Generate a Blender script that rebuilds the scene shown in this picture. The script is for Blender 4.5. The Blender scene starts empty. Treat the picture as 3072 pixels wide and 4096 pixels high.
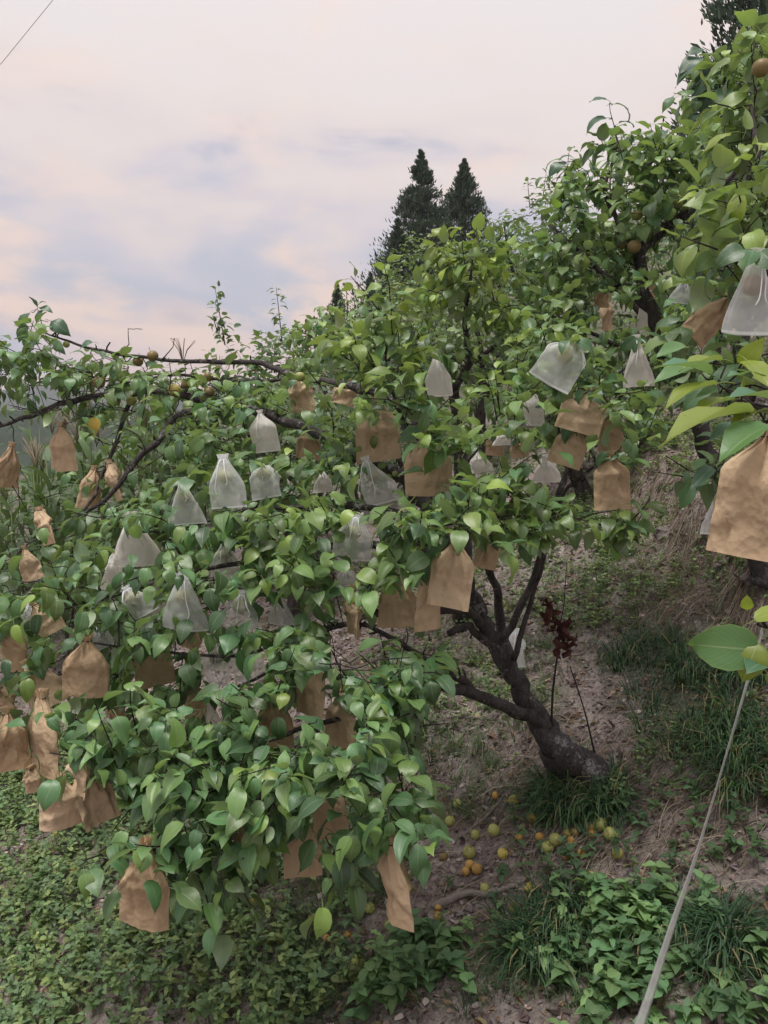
import bpy, math, random
import numpy as np
from mathutils import Vector, Matrix
from mathutils.bvhtree import BVHTree

rng = np.random.default_rng(7)
random.seed(7)
scene = bpy.context.scene
COL = scene.collection
R = math.radians

# ------------------------------------------------------------------ camera
FPX, CX, CY = 3100.0, 1536.0, 2048.0
PITCH = R(-4.24)
cam_d = bpy.data.cameras.new('camera')
cam_d.sensor_fit = 'VERTICAL'; cam_d.sensor_height = 36.0
cam_d.lens = 36.0 * FPX / 4096.0
cam_d.clip_start = 0.05; cam_d.clip_end = 3000
cam = bpy.data.objects.new('camera', cam_d); COL.objects.link(cam)
cam.location = (0, 0, 0); cam.rotation_euler = (R(90) + PITCH, 0, 0)
scene.camera = cam
scene.render.resolution_x, scene.render.resolution_y = 768, 1024

# ------------------------------------------------------------------ world, sun, exposure
SUN_EL, SUN_AZ = 73.0, 215.0       # soft light from high above, a little behind and to the left of the camera
world = bpy.data.worlds.new('World'); scene.world = world; world.use_nodes = True
nt = world.node_tree; nt.nodes.clear()
def wn(t, **k):
    n = nt.nodes.new(t)
    for a, b in k.items(): setattr(n, a, b)
    return n
def wl(a, b): nt.links.new(a, b)
tc = wn('ShaderNodeTexCoord')
sep = wn('ShaderNodeSeparateXYZ'); wl(tc.outputs['Generated'], sep.inputs[0])
mp = wn('ShaderNodeMapping'); mp.inputs['Scale'].default_value = (1.0, 1.0, 2.8); mp.inputs['Location'].default_value = (7.7, 8.2, 0.7)
wl(tc.outputs['Generated'], mp.inputs[0])
n1 = wn('ShaderNodeTexNoise'); n1.inputs['Scale'].default_value = 4.2; n1.inputs['Detail'].default_value = 7; n1.inputs['Roughness'].default_value = 0.48; n1.inputs['Distortion'].default_value = 0.25
wl(mp.outputs[0], n1.inputs['Vector'])
n2 = wn('ShaderNodeTexNoise'); n2.inputs['Scale'].default_value = 4.6; n2.inputs['Detail'].default_value = 9; n2.inputs['Roughness'].default_value = 0.6; n2.inputs['Distortion'].default_value = 0.3
wl(mp.outputs[0], n2.inputs['Vector'])
def wmath(op, a, b=None, c=None, clamp=False):
    n = wn('ShaderNodeMath', operation=op, use_clamp=clamp)
    for i, v in enumerate((a, b, c)):
        if v is None: continue
        if isinstance(v, (int, float)): n.inputs[i].default_value = v
        else: wl(v, n.inputs[i])
    return n.outputs[0]
el = wmath('MAXIMUM', sep.outputs[2], 0.0)
# height in the sky shifted by the cloud noise picks the cloud tone
t1 = wmath('MULTIPLY_ADD', wmath('SUBTRACT', n1.outputs[0], 0.5), 0.55, el)
ramp = wn('ShaderNodeValToRGB'); wl(t1, ramp.inputs[0])
cr = ramp.color_ramp; cr.interpolation = 'B_SPLINE'
stops = [(0.0, (0.64, 0.58, 0.65)), (0.05, (0.86, 0.66, 0.59)), (0.10, (0.78, 0.63, 0.62)), (0.155, (0.51, 0.535, 0.635)), (0.22, (0.505, 0.54, 0.64)), (0.275, (0.62, 0.59, 0.67)),
         (0.33, (0.78, 0.685, 0.665)), (0.42, (0.80, 0.73, 0.71)), (0.56, (0.765, 0.725, 0.735)), (1.0, (0.77, 0.75, 0.78))]
cr.elements[0].position = stops[0][0]; cr.elements[0].color = (*stops[0][1], 1)
cr.elements[1].position = stops[-1][0]; cr.elements[1].color = (*stops[-1][1], 1)
for p, c in stops[1:-1]:
    e = cr.elements.new(p); e.color = (*c, 1)
# openings in the cloud deck show the clear sky above
hole = wn('ShaderNodeMapRange'); hole.interpolation_type = 'SMOOTHSTEP'
wl(n1.outputs[0], hole.inputs[0]); hole.inputs[1].default_value = 0.42; hole.inputs[2].default_value = 0.30; hole.inputs[3].default_value = 0.0; hole.inputs[4].default_value = 0.38
sky = wn('ShaderNodeTexSky', sky_type='NISHITA', sun_disc=False)
sky.sun_elevation = R(SUN_EL); sky.sun_rotation = R(SUN_AZ); sky.air_density = 1.0; sky.dust_density = 3.0; sky.altitude = 400
skb = wn('ShaderNodeVectorMath', operation='SCALE'); wl(sky.outputs[0], skb.inputs[0]); skb.inputs['Scale'].default_value = 0.12
mixh = wn('ShaderNodeMix', data_type='RGBA'); wl(hole.outputs[0], mixh.inputs[0]); wl(ramp.outputs[0], mixh.inputs[6]); wl(skb.outputs[0], mixh.inputs[7])
# fine warm wisps
wisp = wn('ShaderNodeMapRange'); wisp.interpolation_type = 'SMOOTHSTEP'
wl(n2.outputs[0], wisp.inputs[0]); wisp.inputs[1].default_value = 0.50; wisp.inputs[2].default_value = 0.66; wisp.inputs[4].default_value = 0.95
low = wn('ShaderNodeMapRange'); low.interpolation_type = 'SMOOTHSTEP'; wl(el, low.inputs[0]); low.inputs[1].default_value = 0.42; low.inputs[2].default_value = 0.16; low.inputs[3].default_value = 0.35; low.inputs[4].default_value = 1.0
mixw = wn('ShaderNodeMix', data_type='RGBA'); wl(wmath('MULTIPLY', wisp.outputs[0], low.outputs[0]), mixw.inputs[0]); wl(mixh.outputs[2], mixw.inputs[6]); mixw.inputs[7].default_value = (0.90, 0.70, 0.61, 1)
# the deck brightens evenly towards the zenith
zen = wmath('MULTIPLY_ADD', wmath('POWER', el, 1.5), 0.45, 1.0)
fin = wn('ShaderNodeVectorMath', operation='SCALE'); wl(mixw.outputs[2], fin.inputs[0]); wl(zen, fin.inputs['Scale'])
bg = wn('ShaderNodeBackground'); bg.inputs['Strength'].default_value = 0.41; wl(fin.outputs[0], bg.inputs[0])
wo = wn('ShaderNodeOutputWorld'); wl(bg.outputs[0], wo.inputs[0])

sun_d = bpy.data.lights.new('sun', 'SUN'); sun_d.energy = 1.5; sun_d.angle = R(25); sun_d.color = (1.0, 0.95, 0.88)
sun = bpy.data.objects.new('sun', sun_d); COL.objects.link(sun)
az = R(SUN_AZ)
sdir = Vector((math.sin(az) * math.cos(R(SUN_EL)), math.cos(az) * math.cos(R(SUN_EL)), math.sin(R(SUN_EL))))
sun.rotation_euler = (-sdir).to_track_quat('-Z', 'Y').to_euler()

vs = scene.view_settings
vs.view_transform = 'Standard'; vs.look = 'None'; vs.exposure = 1.25; vs.gamma = 1.0; vs.use_curve_mapping = False
scene.cycles.use_denoising = True
scene.cycles.max_bounces = 8; scene.cycles.transparent_max_bounces = 16; scene.cycles.transmission_bounces = 6
scene.cycles.diffuse_bounces = 2

# ------------------------------------------------------------------ picture <-> place
cp, sp = math.cos(-PITCH), math.sin(-PITCH)
FWD = np.array([0, cp, -sp]); UPV = np.array([0, sp, cp]); RGT = np.array([1.0, 0, 0])
def P(px, py, d):
    return d * (FWD + (px - CX) / FPX * RGT + (CY - py) / FPX * UPV)
def proj(p):
    p = np.asarray(p, float)
    d = p @ FWD
    return CX + FPX * (p @ RGT) / d, CY - FPX * (p @ UPV) / d, d

# ------------------------------------------------------------------ noise and terrain
_perm = np.random.default_rng(3).random((256, 256))
def vnoise(x, y):
    x = np.asarray(x, float); y = np.asarray(y, float)
    xi = np.floor(x).astype(int); yi = np.floor(y).astype(int)
    fx = x - xi; fy = y - yi
    fx = fx * fx * (3 - 2 * fx); fy = fy * fy * (3 - 2 * fy)
    a = _perm[xi & 255, yi & 255]; b = _perm[(xi + 1) & 255, yi & 255]
    c = _perm[xi & 255, (yi + 1) & 255]; e = _perm[(xi + 1) & 255, (yi + 1) & 255]
    return (a * (1 - fx) + b * fx) * (1 - fy) + (c * (1 - fx) + e * fx) * fy - 0.5
def sstep(a, b, x):
    t = np.clip((x - a) / (b - a), 0, 1); return t * t * (3 - 2 * t)
def terrain(x, y, fine=True):
    x = np.asarray(x, float); y = np.asarray(y, float)
    xs = np.where(x > 12, 12 + 12 * np.tanh((x - 12) / 12), x)
    xs = np.where(xs < -5, -5 + 2 * np.tanh((xs + 5) / 4), xs)
    ys = np.where(y > 26, 26 + 10 * np.tanh((y - 26) / 10), y)
    z = -2.866 + 0.37 * xs + 0.28 * ys
    # the terrace the picture is taken from
    z = z + 1.45 * sstep(2.0, 0.4, y) * sstep(2.5, 1.0, x) + 0.6 * sstep(2.0, 0.4, y) * sstep(1.0, 2.5, x)
    # small cut bank up the slope
    z = z + 0.30 * sstep(1.95, 2.22, x + 0.25 * vnoise(y * 2.1, 3.3)) * sstep(3.2, 4.2, y) * sstep(16, 8, y)
    # valley falling away beyond the field
    z = z - 26 * sstep(24, 90, y - 1.2 * x) * sstep(8, -8, x) - 20 * sstep(40, 120, y)
    z = z + 0.10 * vnoise(x * 0.9 + 5, y * 0.9) + 0.05 * vnoise(x * 2.7, y * 2.7 + 9)
    if fine:
        z = z + 0.034 * vnoise(x * 9, y * 9) + 0.024 * vnoise(x * 23, y * 23) * (y < 14)
    return z
_TS = np.concatenate([np.arange(.4, 10, .025), np.geomspace(10, 300, 260)])
def G(px, py):
    """where the sight line through a picture point meets the ground"""
    ray = FWD + (px - CX) / FPX * RGT + (CY - py) / FPX * UPV
    p = ray[None] * _TS[:, None]
    below = np.nonzero(p[:, 2] < terrain(p[:, 0], p[:, 1]))[0]
    if len(below) == 0: return ray * 300.0
    i = max(1, below[0]); t = np.linspace(_TS[i - 1], _TS[i], 12); p = ray[None] * t[:, None]
    j = np.nonzero(p[:, 2] < terrain(p[:, 0], p[:, 1]))[0]
    return p[j[0]] if len(j) else p[-1]

# ------------------------------------------------------------------ object helpers
def tag(o, label=None, cat=None, group=None, kind=None):
    if label: o['label'] = label
    if cat: o['category'] = cat
    if group: o['group'] = group
    if kind: o['kind'] = kind
    return o
def thing(name, label, cat, loc, group=None):
    o = bpy.data.objects.new(name, None); COL.objects.link(o)
    o.empty_display_size = 0.05; o.location = tuple(loc)
    return tag(o, label, cat, group)
def mesh_data(name, V, F, mats, smooth=True, uv=None, tint=None, fmat=None):
    """V (n,3); F list of (m,k) int arrays."""
    V = np.ascontiguousarray(V, dtype=np.float32)
    if isinstance(F, np.ndarray): F = [F]
    F = [np.asarray(f, dtype=np.int32) for f in F if len(f)]
    me = bpy.data.meshes.new(name)
    me.vertices.add(len(V)); me.vertices.foreach_set('co', V.ravel())
    li = np.concatenate([f.ravel() for f in F])
    tot = np.concatenate([np.full(len(f), f.shape[1], np.int32) for f in F])
    st = np.concatenate([[0], np.cumsum(tot)[:-1]]).astype(np.int32)
    me.loops.add(len(li)); me.loops.foreach_set('vertex_index', li)
    me.polygons.add(len(tot)); me.polygons.foreach_set('loop_start', st); me.polygons.foreach_set('loop_total', tot)
    if fmat is not None: me.polygons.foreach_set('material_index', np.asarray(fmat, np.int32))
    me.polygons.foreach_set('use_smooth', np.full(len(tot), smooth))
    if uv is not None:
        ul = me.uv_layers.new(name='UVMap'); ul.data.foreach_set('uv', np.asarray(uv, np.float32)[li].ravel())
    if tint is not None:
        at = me.attributes.new('tint', 'FLOAT_COLOR', 'POINT')
        c = np.ones((len(V), 4), np.float32); c[:, :3] = tint
        at.data.foreach_set('color', c.ravel())
    if not isinstance(mats, (list, tuple)): mats = [mats]
    for m in mats: me.materials.append(m)
    me.update(calc_edges=True); me.validate()
    return me
def part(name, me, parent=None, label=None, kind=None):
    o = bpy.data.objects.new(name, me); COL.objects.link(o)
    if parent is not None:
        o.parent = parent
        w = Vector(parent.location)
        if parent.parent is not None: w = Vector((0, 0, 0))      # sub-parts sit in their part's frame
        o.location = -w if parent.type == 'EMPTY' else Vector((0, 0, 0))
    return tag(o, label, None, None, kind)
class MB:
    """collects shapes given in place coordinates into one mesh"""
    def __init__(s): s.V = []; s.F4 = []; s.F3 = []; s.T = []; s.U = []; s.n = 0
    def add(s, V, F, tint=None, uv=None):
        V = np.asarray(V, float)
        if isinstance(F, np.ndarray): F = [F]
        for f in F:
            f = np.asarray(f, int)
            if len(f) == 0: continue
            (s.F4 if f.shape[1] == 4 else s.F3).append(f + s.n)
        s.V.append(V); s.n += len(V)
        t = np.ones((len(V), 3)) if tint is None else np.broadcast_to(np.asarray(tint, float), (len(V), 3))
        s.T.append(t)
        s.U.append(np.zeros((len(V), 2)) if uv is None else np.asarray(uv, float))
    def data(s, name, mat, smooth=True):
        F = []
        if s.F4: F.append(np.concatenate(s.F4))
        if s.F3: F.append(np.concatenate(s.F3))
        return mesh_data(name, np.concatenate(s.V), F, mat, smooth, uv=np.concatenate(s.U), tint=np.concatenate(s.T))
    def build(s, name, mat, parent=None, smooth=True, label=None, kind=None):
        return part(name, s.data(name, mat, smooth), parent, label, kind)
def unit(v):
    v = np.asarray(v, float); n = np.linalg.norm(v, axis=-1, keepdims=True); return v / np.maximum(n, 1e-9)
def catmull(pts, per=6):
    pts = np.asarray(pts, float); n = len(pts)
    if n < 3:
        t = np.linspace(0, 1, per * max(1, n - 1) + 1)[:, None]
        return pts[0] * (1 - t) + pts[-1] * t
    p = np.vstack([2 * pts[0] - pts[1], pts, 2 * pts[-1] - pts[-2]])
    out = []
    for i in range(1, n):
        t = np.linspace(0, 1, per, endpoint=False)[:, None]
        a, b, c, d = p[i - 1], p[i], p[i + 1], p[i + 2]
        out.append(0.5 * ((2 * b) + (c - a) * t + (2 * a - 5 * b + 4 * c - d) * t ** 2 + (3 * b - a - 3 * c + d) * t ** 3))
    out.append(pts[-1][None]); return np.vstack(out)
def tube(path, rad, seg=6, cap=True, gnarl=0.0, seed=0):
    """tapered tube along path; returns V, [quads, tris]"""
    path = np.asarray(path, float); n = len(path)
    rad = np.broadcast_to(np.asarray(rad, float), (n,))
    tan = unit(np.gradient(path, axis=0))
    ref = np.array([0.0, 0, 1]) if abs(tan[0][2]) < 0.9 else np.array([1.0, 0, 0])
    u = unit(np.cross(tan[0], ref)); U = np.zeros((n, 3))
    for i in range(n):
        u = u - tan[i] * (u @ tan[i]); u = u / max(np.linalg.norm(u), 1e-9); U[i] = u
    W = np.cross(tan, U)
    a = np.linspace(0, 2 * math.pi, seg, endpoint=False)
    rr = rad[:, None] * np.ones((1, seg))
    if gnarl:
        L = np.concatenate([[0], np.cumsum(np.linalg.norm(np.diff(path, axis=0), axis=1))])
        rr = rr * (1 + gnarl * (1.4 * vnoise(L[:, None] * 9 + seed, np.cos(a)[None] * 1.3 + np.sin(a)[None] * 2.1 + seed)
                                + 0.9 * vnoise(L[:, None] * 30 + seed, a[None] * 2.2 + seed * 3)))
    V = path[:, None, :] + rr[..., None] * (np.cos(a)[None, :, None] * U[:, None, :] + np.sin(a)[None, :, None] * W[:, None, :])
    V = V.reshape(-1, 3)
    i = np.arange(n - 1)[:, None]; j = np.arange(seg)[None]
    q = np.stack([i * seg + j, i * seg + (j + 1) % seg, (i + 1) * seg + (j + 1) % seg, (i + 1) * seg + j], -1).reshape(-1, 4)
    tr = np.zeros((0, 3), int)
    if cap:
        V = np.vstack([V, path[:1], path[-1:]]); c0, c1 = n * seg, n * seg + 1
        j = np.arange(seg)
        tr = np.vstack([np.stack([np.full(seg, c0), (j + 1) % seg, j], -1),
                        np.stack([np.full(seg, c1), (n - 1) * seg + j, (n - 1) * seg + (j + 1) % seg], -1)])
    return V, [q, tr]

# ------------------------------------------------------------------ materials
def mat(name):
    m = bpy.data.materials.new(name); m.use_nodes = True
    t = m.node_tree; t.nodes.clear()
    return m, t
class NT:
    def __init__(s, t): s.t = t
    def n(s, ty, ins=None, **k):
        n = s.t.nodes.new(ty)
        for a, b in k.items(): setattr(n, a, b)
        for a, b in (ins or {}).items():
            if hasattr(b, 'is_output'): s.t.links.new(b, n.inputs[a])
            else: n.inputs[a].default_value = b
        return n
    def math(s, op, a, b=0.0, c=0.0, clamp=False):
        return s.n('ShaderNodeMath', {0: a, 1: b, 2: c}, operation=op, use_clamp=clamp).outputs[0]
    def mix(s, f, a, b, blend='MIX'):
        return s.n('ShaderNodeMix', {0: f, 6: a, 7: b}, data_type='RGBA', blend_type=blend).outputs[2]
    def noise(s, scale, detail=4, rough=0.55, vec=None, dist=0.0):
        d = {'Scale': scale, 'Detail': detail, 'Roughness': rough, 'Distortion': dist}
        if vec is not None: d['Vector'] = vec
        return s.n('ShaderNodeTexNoise', d).outputs[0]
    def rng(s, v, a, b, c=0.0, d=1.0):
        return s.n('ShaderNodeMapRange', {0: v, 1: a, 2: b, 3: c, 4: d}, interpolation_type='SMOOTHSTEP').outputs[0]
    def ramp(s, f, stops):
        n = s.n('ShaderNodeValToRGB', {0: f}); c = n.color_ramp
        c.elements[0].position = stops[0][0]; c.elements[0].color = (*stops[0][1], 1)
        c.elements[1].position = stops[-1][0]; c.elements[1].color = (*stops[-1][1], 1)
        for p, q in stops[1:-1]:
            e = c.elements.new(p); e.color = (*q, 1)
        return n.outputs[0]
    def bump(s, h, strength=0.3, dist=0.01):
        return s.n('ShaderNodeBump', {'Height': h, 'Strength': strength, 'Distance': dist}).outputs[0]
    def out(s, sh): s.n('ShaderNodeOutputMaterial', {0: sh})
    def bsdf(s, col, rough=0.6, spec=0.3, normal=None, **kw):
        d = {'Base Color': col, 'Roughness': rough, 'Specular IOR Level': spec}
        if normal is not None: d['Normal'] = normal
        d.update(kw)
        return s.n('ShaderNodeBsdfPrincipled', d).outputs[0]
    def pos(s): return s.n('ShaderNodeTexCoord').outputs['Object']

def leaf_material(name, single, transl=0.26, rough=0.40, veins=True, spec=0.62):
    m, t = mat(name); k = NT(t)
    if single: col = k.n('ShaderNodeObjectInfo').outputs['Color']
    else: col = k.n('ShaderNodeAttribute', attribute_name='tint').outputs['Color']
    geo = k.n('ShaderNodeNewGeometry')
    big = k.noise(9.0, 3, 0.6, geo.outputs['Position'])
    col = k.mix(0.28, col, k.mix(big, (0.45, 0.45, 0.42, 1), (1.5, 1.5, 1.4, 1)), 'MULTIPLY')
    nrm = None
    if veins:
        uv = k.n('ShaderNodeUVMap', uv_map='UVMap').outputs[0]
        s = k.n('ShaderNodeSeparateXYZ', {0: uv})
        au = k.math('ABSOLUTE', k.math('SUBTRACT', s.outputs[0], 0.5))
        mid = k.rng(au, 0.030, 0.010)
        sv = k.math('PINGPONG', k.math('MULTIPLY_ADD', au, -9.0, k.math('MULTIPLY', s.outputs[1], 11.0)), 0.5)
        side = k.rng(sv, 0.07, 0.015, 0.0, 0.45)
        vein = k.math('MAXIMUM', mid, side)
        col = k.mix(k.math('MULTIPLY', vein, 0.7), col, k.mix(0.5, col, (0.33, 0.38, 0.20, 1)))
        edge = k.rng(au, 0.44, 0.50, 0.0, 0.35)
        col = k.mix(edge, col, (0.20, 0.26, 0.09, 1))
        nrm = k.bump(k.math('ADD', k.math('MULTIPLY', vein, -0.6), k.noise(120, 2, 0.5, geo.outputs['Position'])), 0.25, 0.002)
    if veins:
        vs_ = k.n('ShaderNodeTexVoronoi', {'Vector': geo.outputs['Position'], 'Scale': 55.0}).outputs[0]
        spot = k.math('MULTIPLY', k.rng(vs_, 0.16, 0.09), k.rng(k.noise(6, 2, .5, geo.outputs['Position']), 0.56, 0.66))
        col = k.mix(k.math('MULTIPLY', spot, 0.75), col, (0.10, 0.055, 0.02, 1))
    under = k.mix(0.55 if veins else 0.0, col, (0.20, 0.25, 0.18, 1))
    col = k.mix(geo.outputs['Backfacing'], col, under)
    kw = {'normal': nrm} if nrm is not None else {}
    pr = k.bsdf(col, rough, spec, **kw)
    tcol = k.mix(1.0, col, (1.8, 1.9, 0.7, 1), 'MULTIPLY')
    tr = k.n('ShaderNodeBsdfTranslucent', {'Color': tcol}).outputs[0]
    k.out(k.n('ShaderNodeMixShader', {0: transl, 1: pr, 2: tr}).outputs[0])
    return m
M_LEAF1 = leaf_material('pear_leaf_single', True)
M_LEAF = leaf_material('pear_leaf_mass', False)
M_WEED = leaf_material('weed_leaf', False, 0.30, 0.55, spec=0.35)
M_GRASS = leaf_material('grass_blade', False, 0.22, 0.5, veins=False, spec=0.3)
M_CYP = leaf_material('cypress_spray', False, 0.10, 0.75, veins=False, spec=0.2)

def bark_material(name, a, b, lichen):
    m, t = mat(name); k = NT(t); p = k.pos()
    mp_ = k.n('ShaderNodeMapping', {0: p, 'Scale': (1, 1, 0.45)}).outputs[0]
    n1 = k.noise(22, 8, 0.65, mp_, 0.6); n2 = k.noise(7, 5, 0.6, p); n3 = k.noise(60, 4, 0.6, p)
    col = k.ramp(n1, [(0.3, a), (0.55, b), (0.75, tuple(1.5 * x for x in b))])
    col = k.mix(k.rng(k.math('MULTIPLY', n2, k.math('ADD', n3, 0.5)), 0.58, 0.70), col, (*lichen, 1))
    vor = k.n('ShaderNodeTexVoronoi', {'Vector': mp_, 'Scale': 38.0}, feature='DISTANCE_TO_EDGE').outputs[0]
    h = k.math('ADD', k.math('MULTIPLY', n1, 1.0), k.math('MULTIPLY', k.rng(vor, 0.0, 0.12), 0.35))
    k.out(k.bsdf(col, 0.85, 0.2, k.bump(h, 0.9, 0.012)))
    return m
M_BARK = bark_material('pear_bark', (0.020, 0.017, 0.016), (0.066, 0.058, 0.057), (0.20, 0.195, 0.20))
M_TWIG = bark_material('twig_bark', (0.014, 0.011, 0.010), (0.040, 0.030, 0.028), (0.08, 0.075, 0.07))

def simple(name, col, rough=0.7, spec=0.3, var=0.25, scale=20, bump=0.0, transl=0.0, tint=False):
    m, t = mat(name); k = NT(t); p = k.pos()
    n = k.noise(scale, 5, 0.6, p)
    c = (*col, 1)
    if tint: c = k.n('ShaderNodeAttribute', attribute_name='tint').outputs['Color']
    c2 = k.mix(var, c, k.mix(n, (0.3, 0.3, 0.3, 1), (1.7, 1.7, 1.7, 1)), 'MULTIPLY')
    nr = k.bump(n, bump, 0.01) if bump else None
    sh = k.bsdf(c2, rough, spec, nr)
    if transl:
        sh = k.n('ShaderNodeMixShader', {0: transl, 1: sh, 2: k.n('ShaderNodeBsdfTranslucent', {'Color': c2}).outputs[0]}).outputs[0]
    k.out(sh); return m
M_STRAW = simple('dry_straw', (1, 1, 1), 0.8, 0.2, 0.4, 30, tint=True, transl=0.1)
M_LITTER = simple('litter', (1, 1, 1), 0.9, 0.15, 0.5, 60, tint=True)
M_STICK = simple('dead_wood', (0.20, 0.17, 0.155), 0.9, 0.15, 0.6, 45, 0.5)
M_DEADLEAF = simple('dead_leaf', (0.075, 0.028, 0.022), 0.75, 0.25, 0.6, 50, 0.3, transl=0.15)

def paper_material():
    m, t = mat('kraft_paper'); k = NT(t)
    oi = k.n('ShaderNodeObjectInfo')
    uv = k.n('ShaderNodeUVMap', uv_map='UVMap').outputs[0]
    s = k.n('ShaderNodeSeparateXYZ', {0: uv}); p = k.pos()
    rib = k.math('SINE', k.math('MULTIPLY', s.outputs[0], 420.0))
    n = k.noise(8, 6, 0.6, p); n2 = k.noise(90, 3, 0.6, p)
    base = k.mix(oi.outputs['Random'], (0.53, 0.385, 0.245, 1), (0.64, 0.495, 0.335, 1))
    base = k.mix(0.22, base, k.mix(n, (0.55, 0.52, 0.48, 1), (1.35, 1.35, 1.35, 1)), 'MULTIPLY')
    st = k.rng(k.noise(5, 3, 0.6, p), 0.60, 0.72, 0.0, 0.35)
    base = k.mix(st, base, (0.24, 0.155, 0.10, 1))
    crs = k.n('ShaderNodeTexVoronoi', {'Vector': k.n('ShaderNodeMapping', {0: p, 'Scale': (1, 1, .7)}).outputs[0], 'Scale': 26.0}, feature='F1').outputs[0]
    crs2 = k.n('ShaderNodeTexVoronoi', {'Vector': p, 'Scale': 60.0}).outputs[0]
    h = k.math('ADD', k.math('MULTIPLY', crs, .8), k.math('ADD', k.math('MULTIPLY', n2, 0.08), k.math('MULTIPLY', crs2, 0.25)))
    pr = k.bsdf(base, 0.72, 0.25, k.bump(h, 0.8, 0.011))
    tr = k.n('ShaderNodeBsdfTranslucent', {'Color': k.mix(1.0, base, (1.2, 0.9, 0.6, 1), 'MULTIPLY')}).outputs[0]
    k.out(k.n('ShaderNodeMixShader', {0: 0.14, 1: pr, 2: tr}).outputs[0]); return m
M_PAPER = paper_material()
def mesh_bag_material(name, opac, col):
    m, t = mat(name); k = NT(t)
    uv = k.n('ShaderNodeUVMap', uv_map='UVMap').outputs[0]
    s = k.n('ShaderNodeSeparateXYZ', {0: uv}); p = k.pos()
    seam = k.math('MAXIMUM', k.rng(s.outputs[1], 0.955, 0.975), k.rng(k.math('ABSOLUTE', k.math('SUBTRACT', k.math('FRACT', k.math('MULTIPLY', s.outputs[0], 2.0)), 0.5)), 0.478, 0.490))
    top = k.rng(s.outputs[1], 0.16, 0.05)
    lw = k.n('ShaderNodeLayerWeight', {'Blend': 0.35}).outputs['Facing']
    f = k.math('ADD', k.math('MULTIPLY', k.noise(30, 4, 0.6, p), 0.16), opac - 0.08)
    f = k.math('ADD', f, k.math('MULTIPLY', lw, 0.35))
    f = k.math('ADD', f, k.math('ADD', k.math('MULTIPLY', seam, 0.30), k.math('MULTIPLY', top, 0.22)), clamp=True)
    d = k.bsdf((*col, 1), 0.55, 0.35)
    tr = k.n('ShaderNodeBsdfTranslucent', {'Color': (*col, 1)}).outputs[0]
    sol = k.n('ShaderNodeMixShader', {0: 0.45, 1: d, 2: tr}).outputs[0]
    tp = k.n('ShaderNodeBsdfTransparent', {0: (1, 1, 1, 1)}).outputs[0]
    k.out(k.n('ShaderNodeMixShader', {0: f, 1: tp, 2: sol}).outputs[0]); return m
M_MESH = mesh_bag_material('sheer_mesh', 0.295, (0.94, 0.95, 0.97))
M_CREAM = mesh_bag_material('nonwoven_cloth', 0.76, (0.88, 0.85, 0.82))
M_CORD = simple('white_cord', (0.72, 0.74, 0.78), 0.5, 0.4, 0.1)
def pear_material():
    m, t = mat('pear_skin'); k = NT(t); p = k.pos()
    col = k.n('ShaderNodeObjectInfo').outputs['Color']
    n = k.noise(9, 4, 0.6, p); sp_ = k.noise(160, 2, 0.5, p)
    c = k.mix(0.5, col, k.mix(n, (0.55, 0.5, 0.4, 1), (1.4, 1.35, 1.2, 1)), 'MULTIPLY')
    c = k.mix(k.rng(sp_, 0.62, 0.72, 0, 0.45), c, (0.20, 0.13, 0.06, 1))
    c = k.mix(k.rng(k.noise(2.2, 4, 0.6, k.n('ShaderNodeNewGeometry').outputs['Position']), 0.3, 0.7, 0, 0.25), c, (0.20, 0.13, 0.05, 1))
    c = k.mix(k.rng(k.noise(26, 4, 0.6, k.n('ShaderNodeNewGeometry').outputs['Position']), 0.56, 0.64, 0, 0.75), c, (0.12, 0.065, 0.028, 1))
    k.out(k.bsdf(c, 0.45, 0.4, k.bump(sp_, 0.1, 0.002))); return m
M_PEAR = pear_material()

# ------------------------------------------------------------------ ground sheet
def ground_material():
    m, t = mat('orchard_soil'); k = NT(t); p = k.pos()
    n1 = k.noise(1.6, 6, 0.6, p); n2 = k.noise(9, 6, 0.65, p); n3 = k.noise(55, 5, 0.7, p); n4 = k.noise(0.5, 4, 0.6, p)
    soil = k.ramp(k.math('MULTIPLY_ADD', n3, 0.45, k.math('MULTIPLY', n2, 0.6)), [(0.34, (0.038, 0.029, 0.030)), (0.45, (0.172, 0.138, 0.130)), (0.55, (0.32, 0.268, 0.255)), (0.70, (0.51, 0.46, 0.44))])
    vor = k.n('ShaderNodeTexVoronoi', {'Vector': p, 'Scale': 42.0, 'Randomness': 1.0}).outputs
    soil = k.mix(k.rng(vor[0], 0.30, 0.12, 0, 0.55), soil, k.mix(0.5, soil, vor[1], 'OVERLAY'))
    green = k.ramp(n2, [(0.3, (0.025, 0.045, 0.018)), (0.7, (0.085, 0.12, 0.045))])
    s = k.n('ShaderNodeSeparateXYZ', {0: p})
    far = k.rng(s.outputs[1], 7.0, 13.0, 0.0, 0.55)
    g = k.math('ADD', k.rng(k.math('MULTIPLY_ADD', n2, 0.35, n1), 0.66, 0.82, 0, 0.55), far, clamp=True)
    col = k.mix(g, soil, green)
    h = k.math('ADD', k.math('MULTIPLY', n3, 1.0), k.math('MULTIPLY', k.rng(vor[0], 0.0, 0.5), -0.6))
    k.out(k.bsdf(col, 0.95, 0.12, k.bump(h, 0.9, 0.03))); return m
def axis(lo, dl, dh, hi, step, grow=1.13):
    a = list(np.arange(dl, dh, step)); s = step; x = a[-1]
    while x < hi: s *= grow; x += s; a.append(x)
    s = step; x = a[0]; b = []
    while x > lo: s *= grow; x -= s; b.append(x)
    return np.array(b[::-1] + a)
ax_ = axis(-900, -3.2, 3.6, 900, 0.035); ay_ = axis(-60, 1.9, 7.5, 1400, 0.035)
gx, gy = np.meshgrid(ax_, ay_, indexing='xy')
gz = terrain(gx, gy)
nx, ny = len(ax_), len(ay_)
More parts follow.
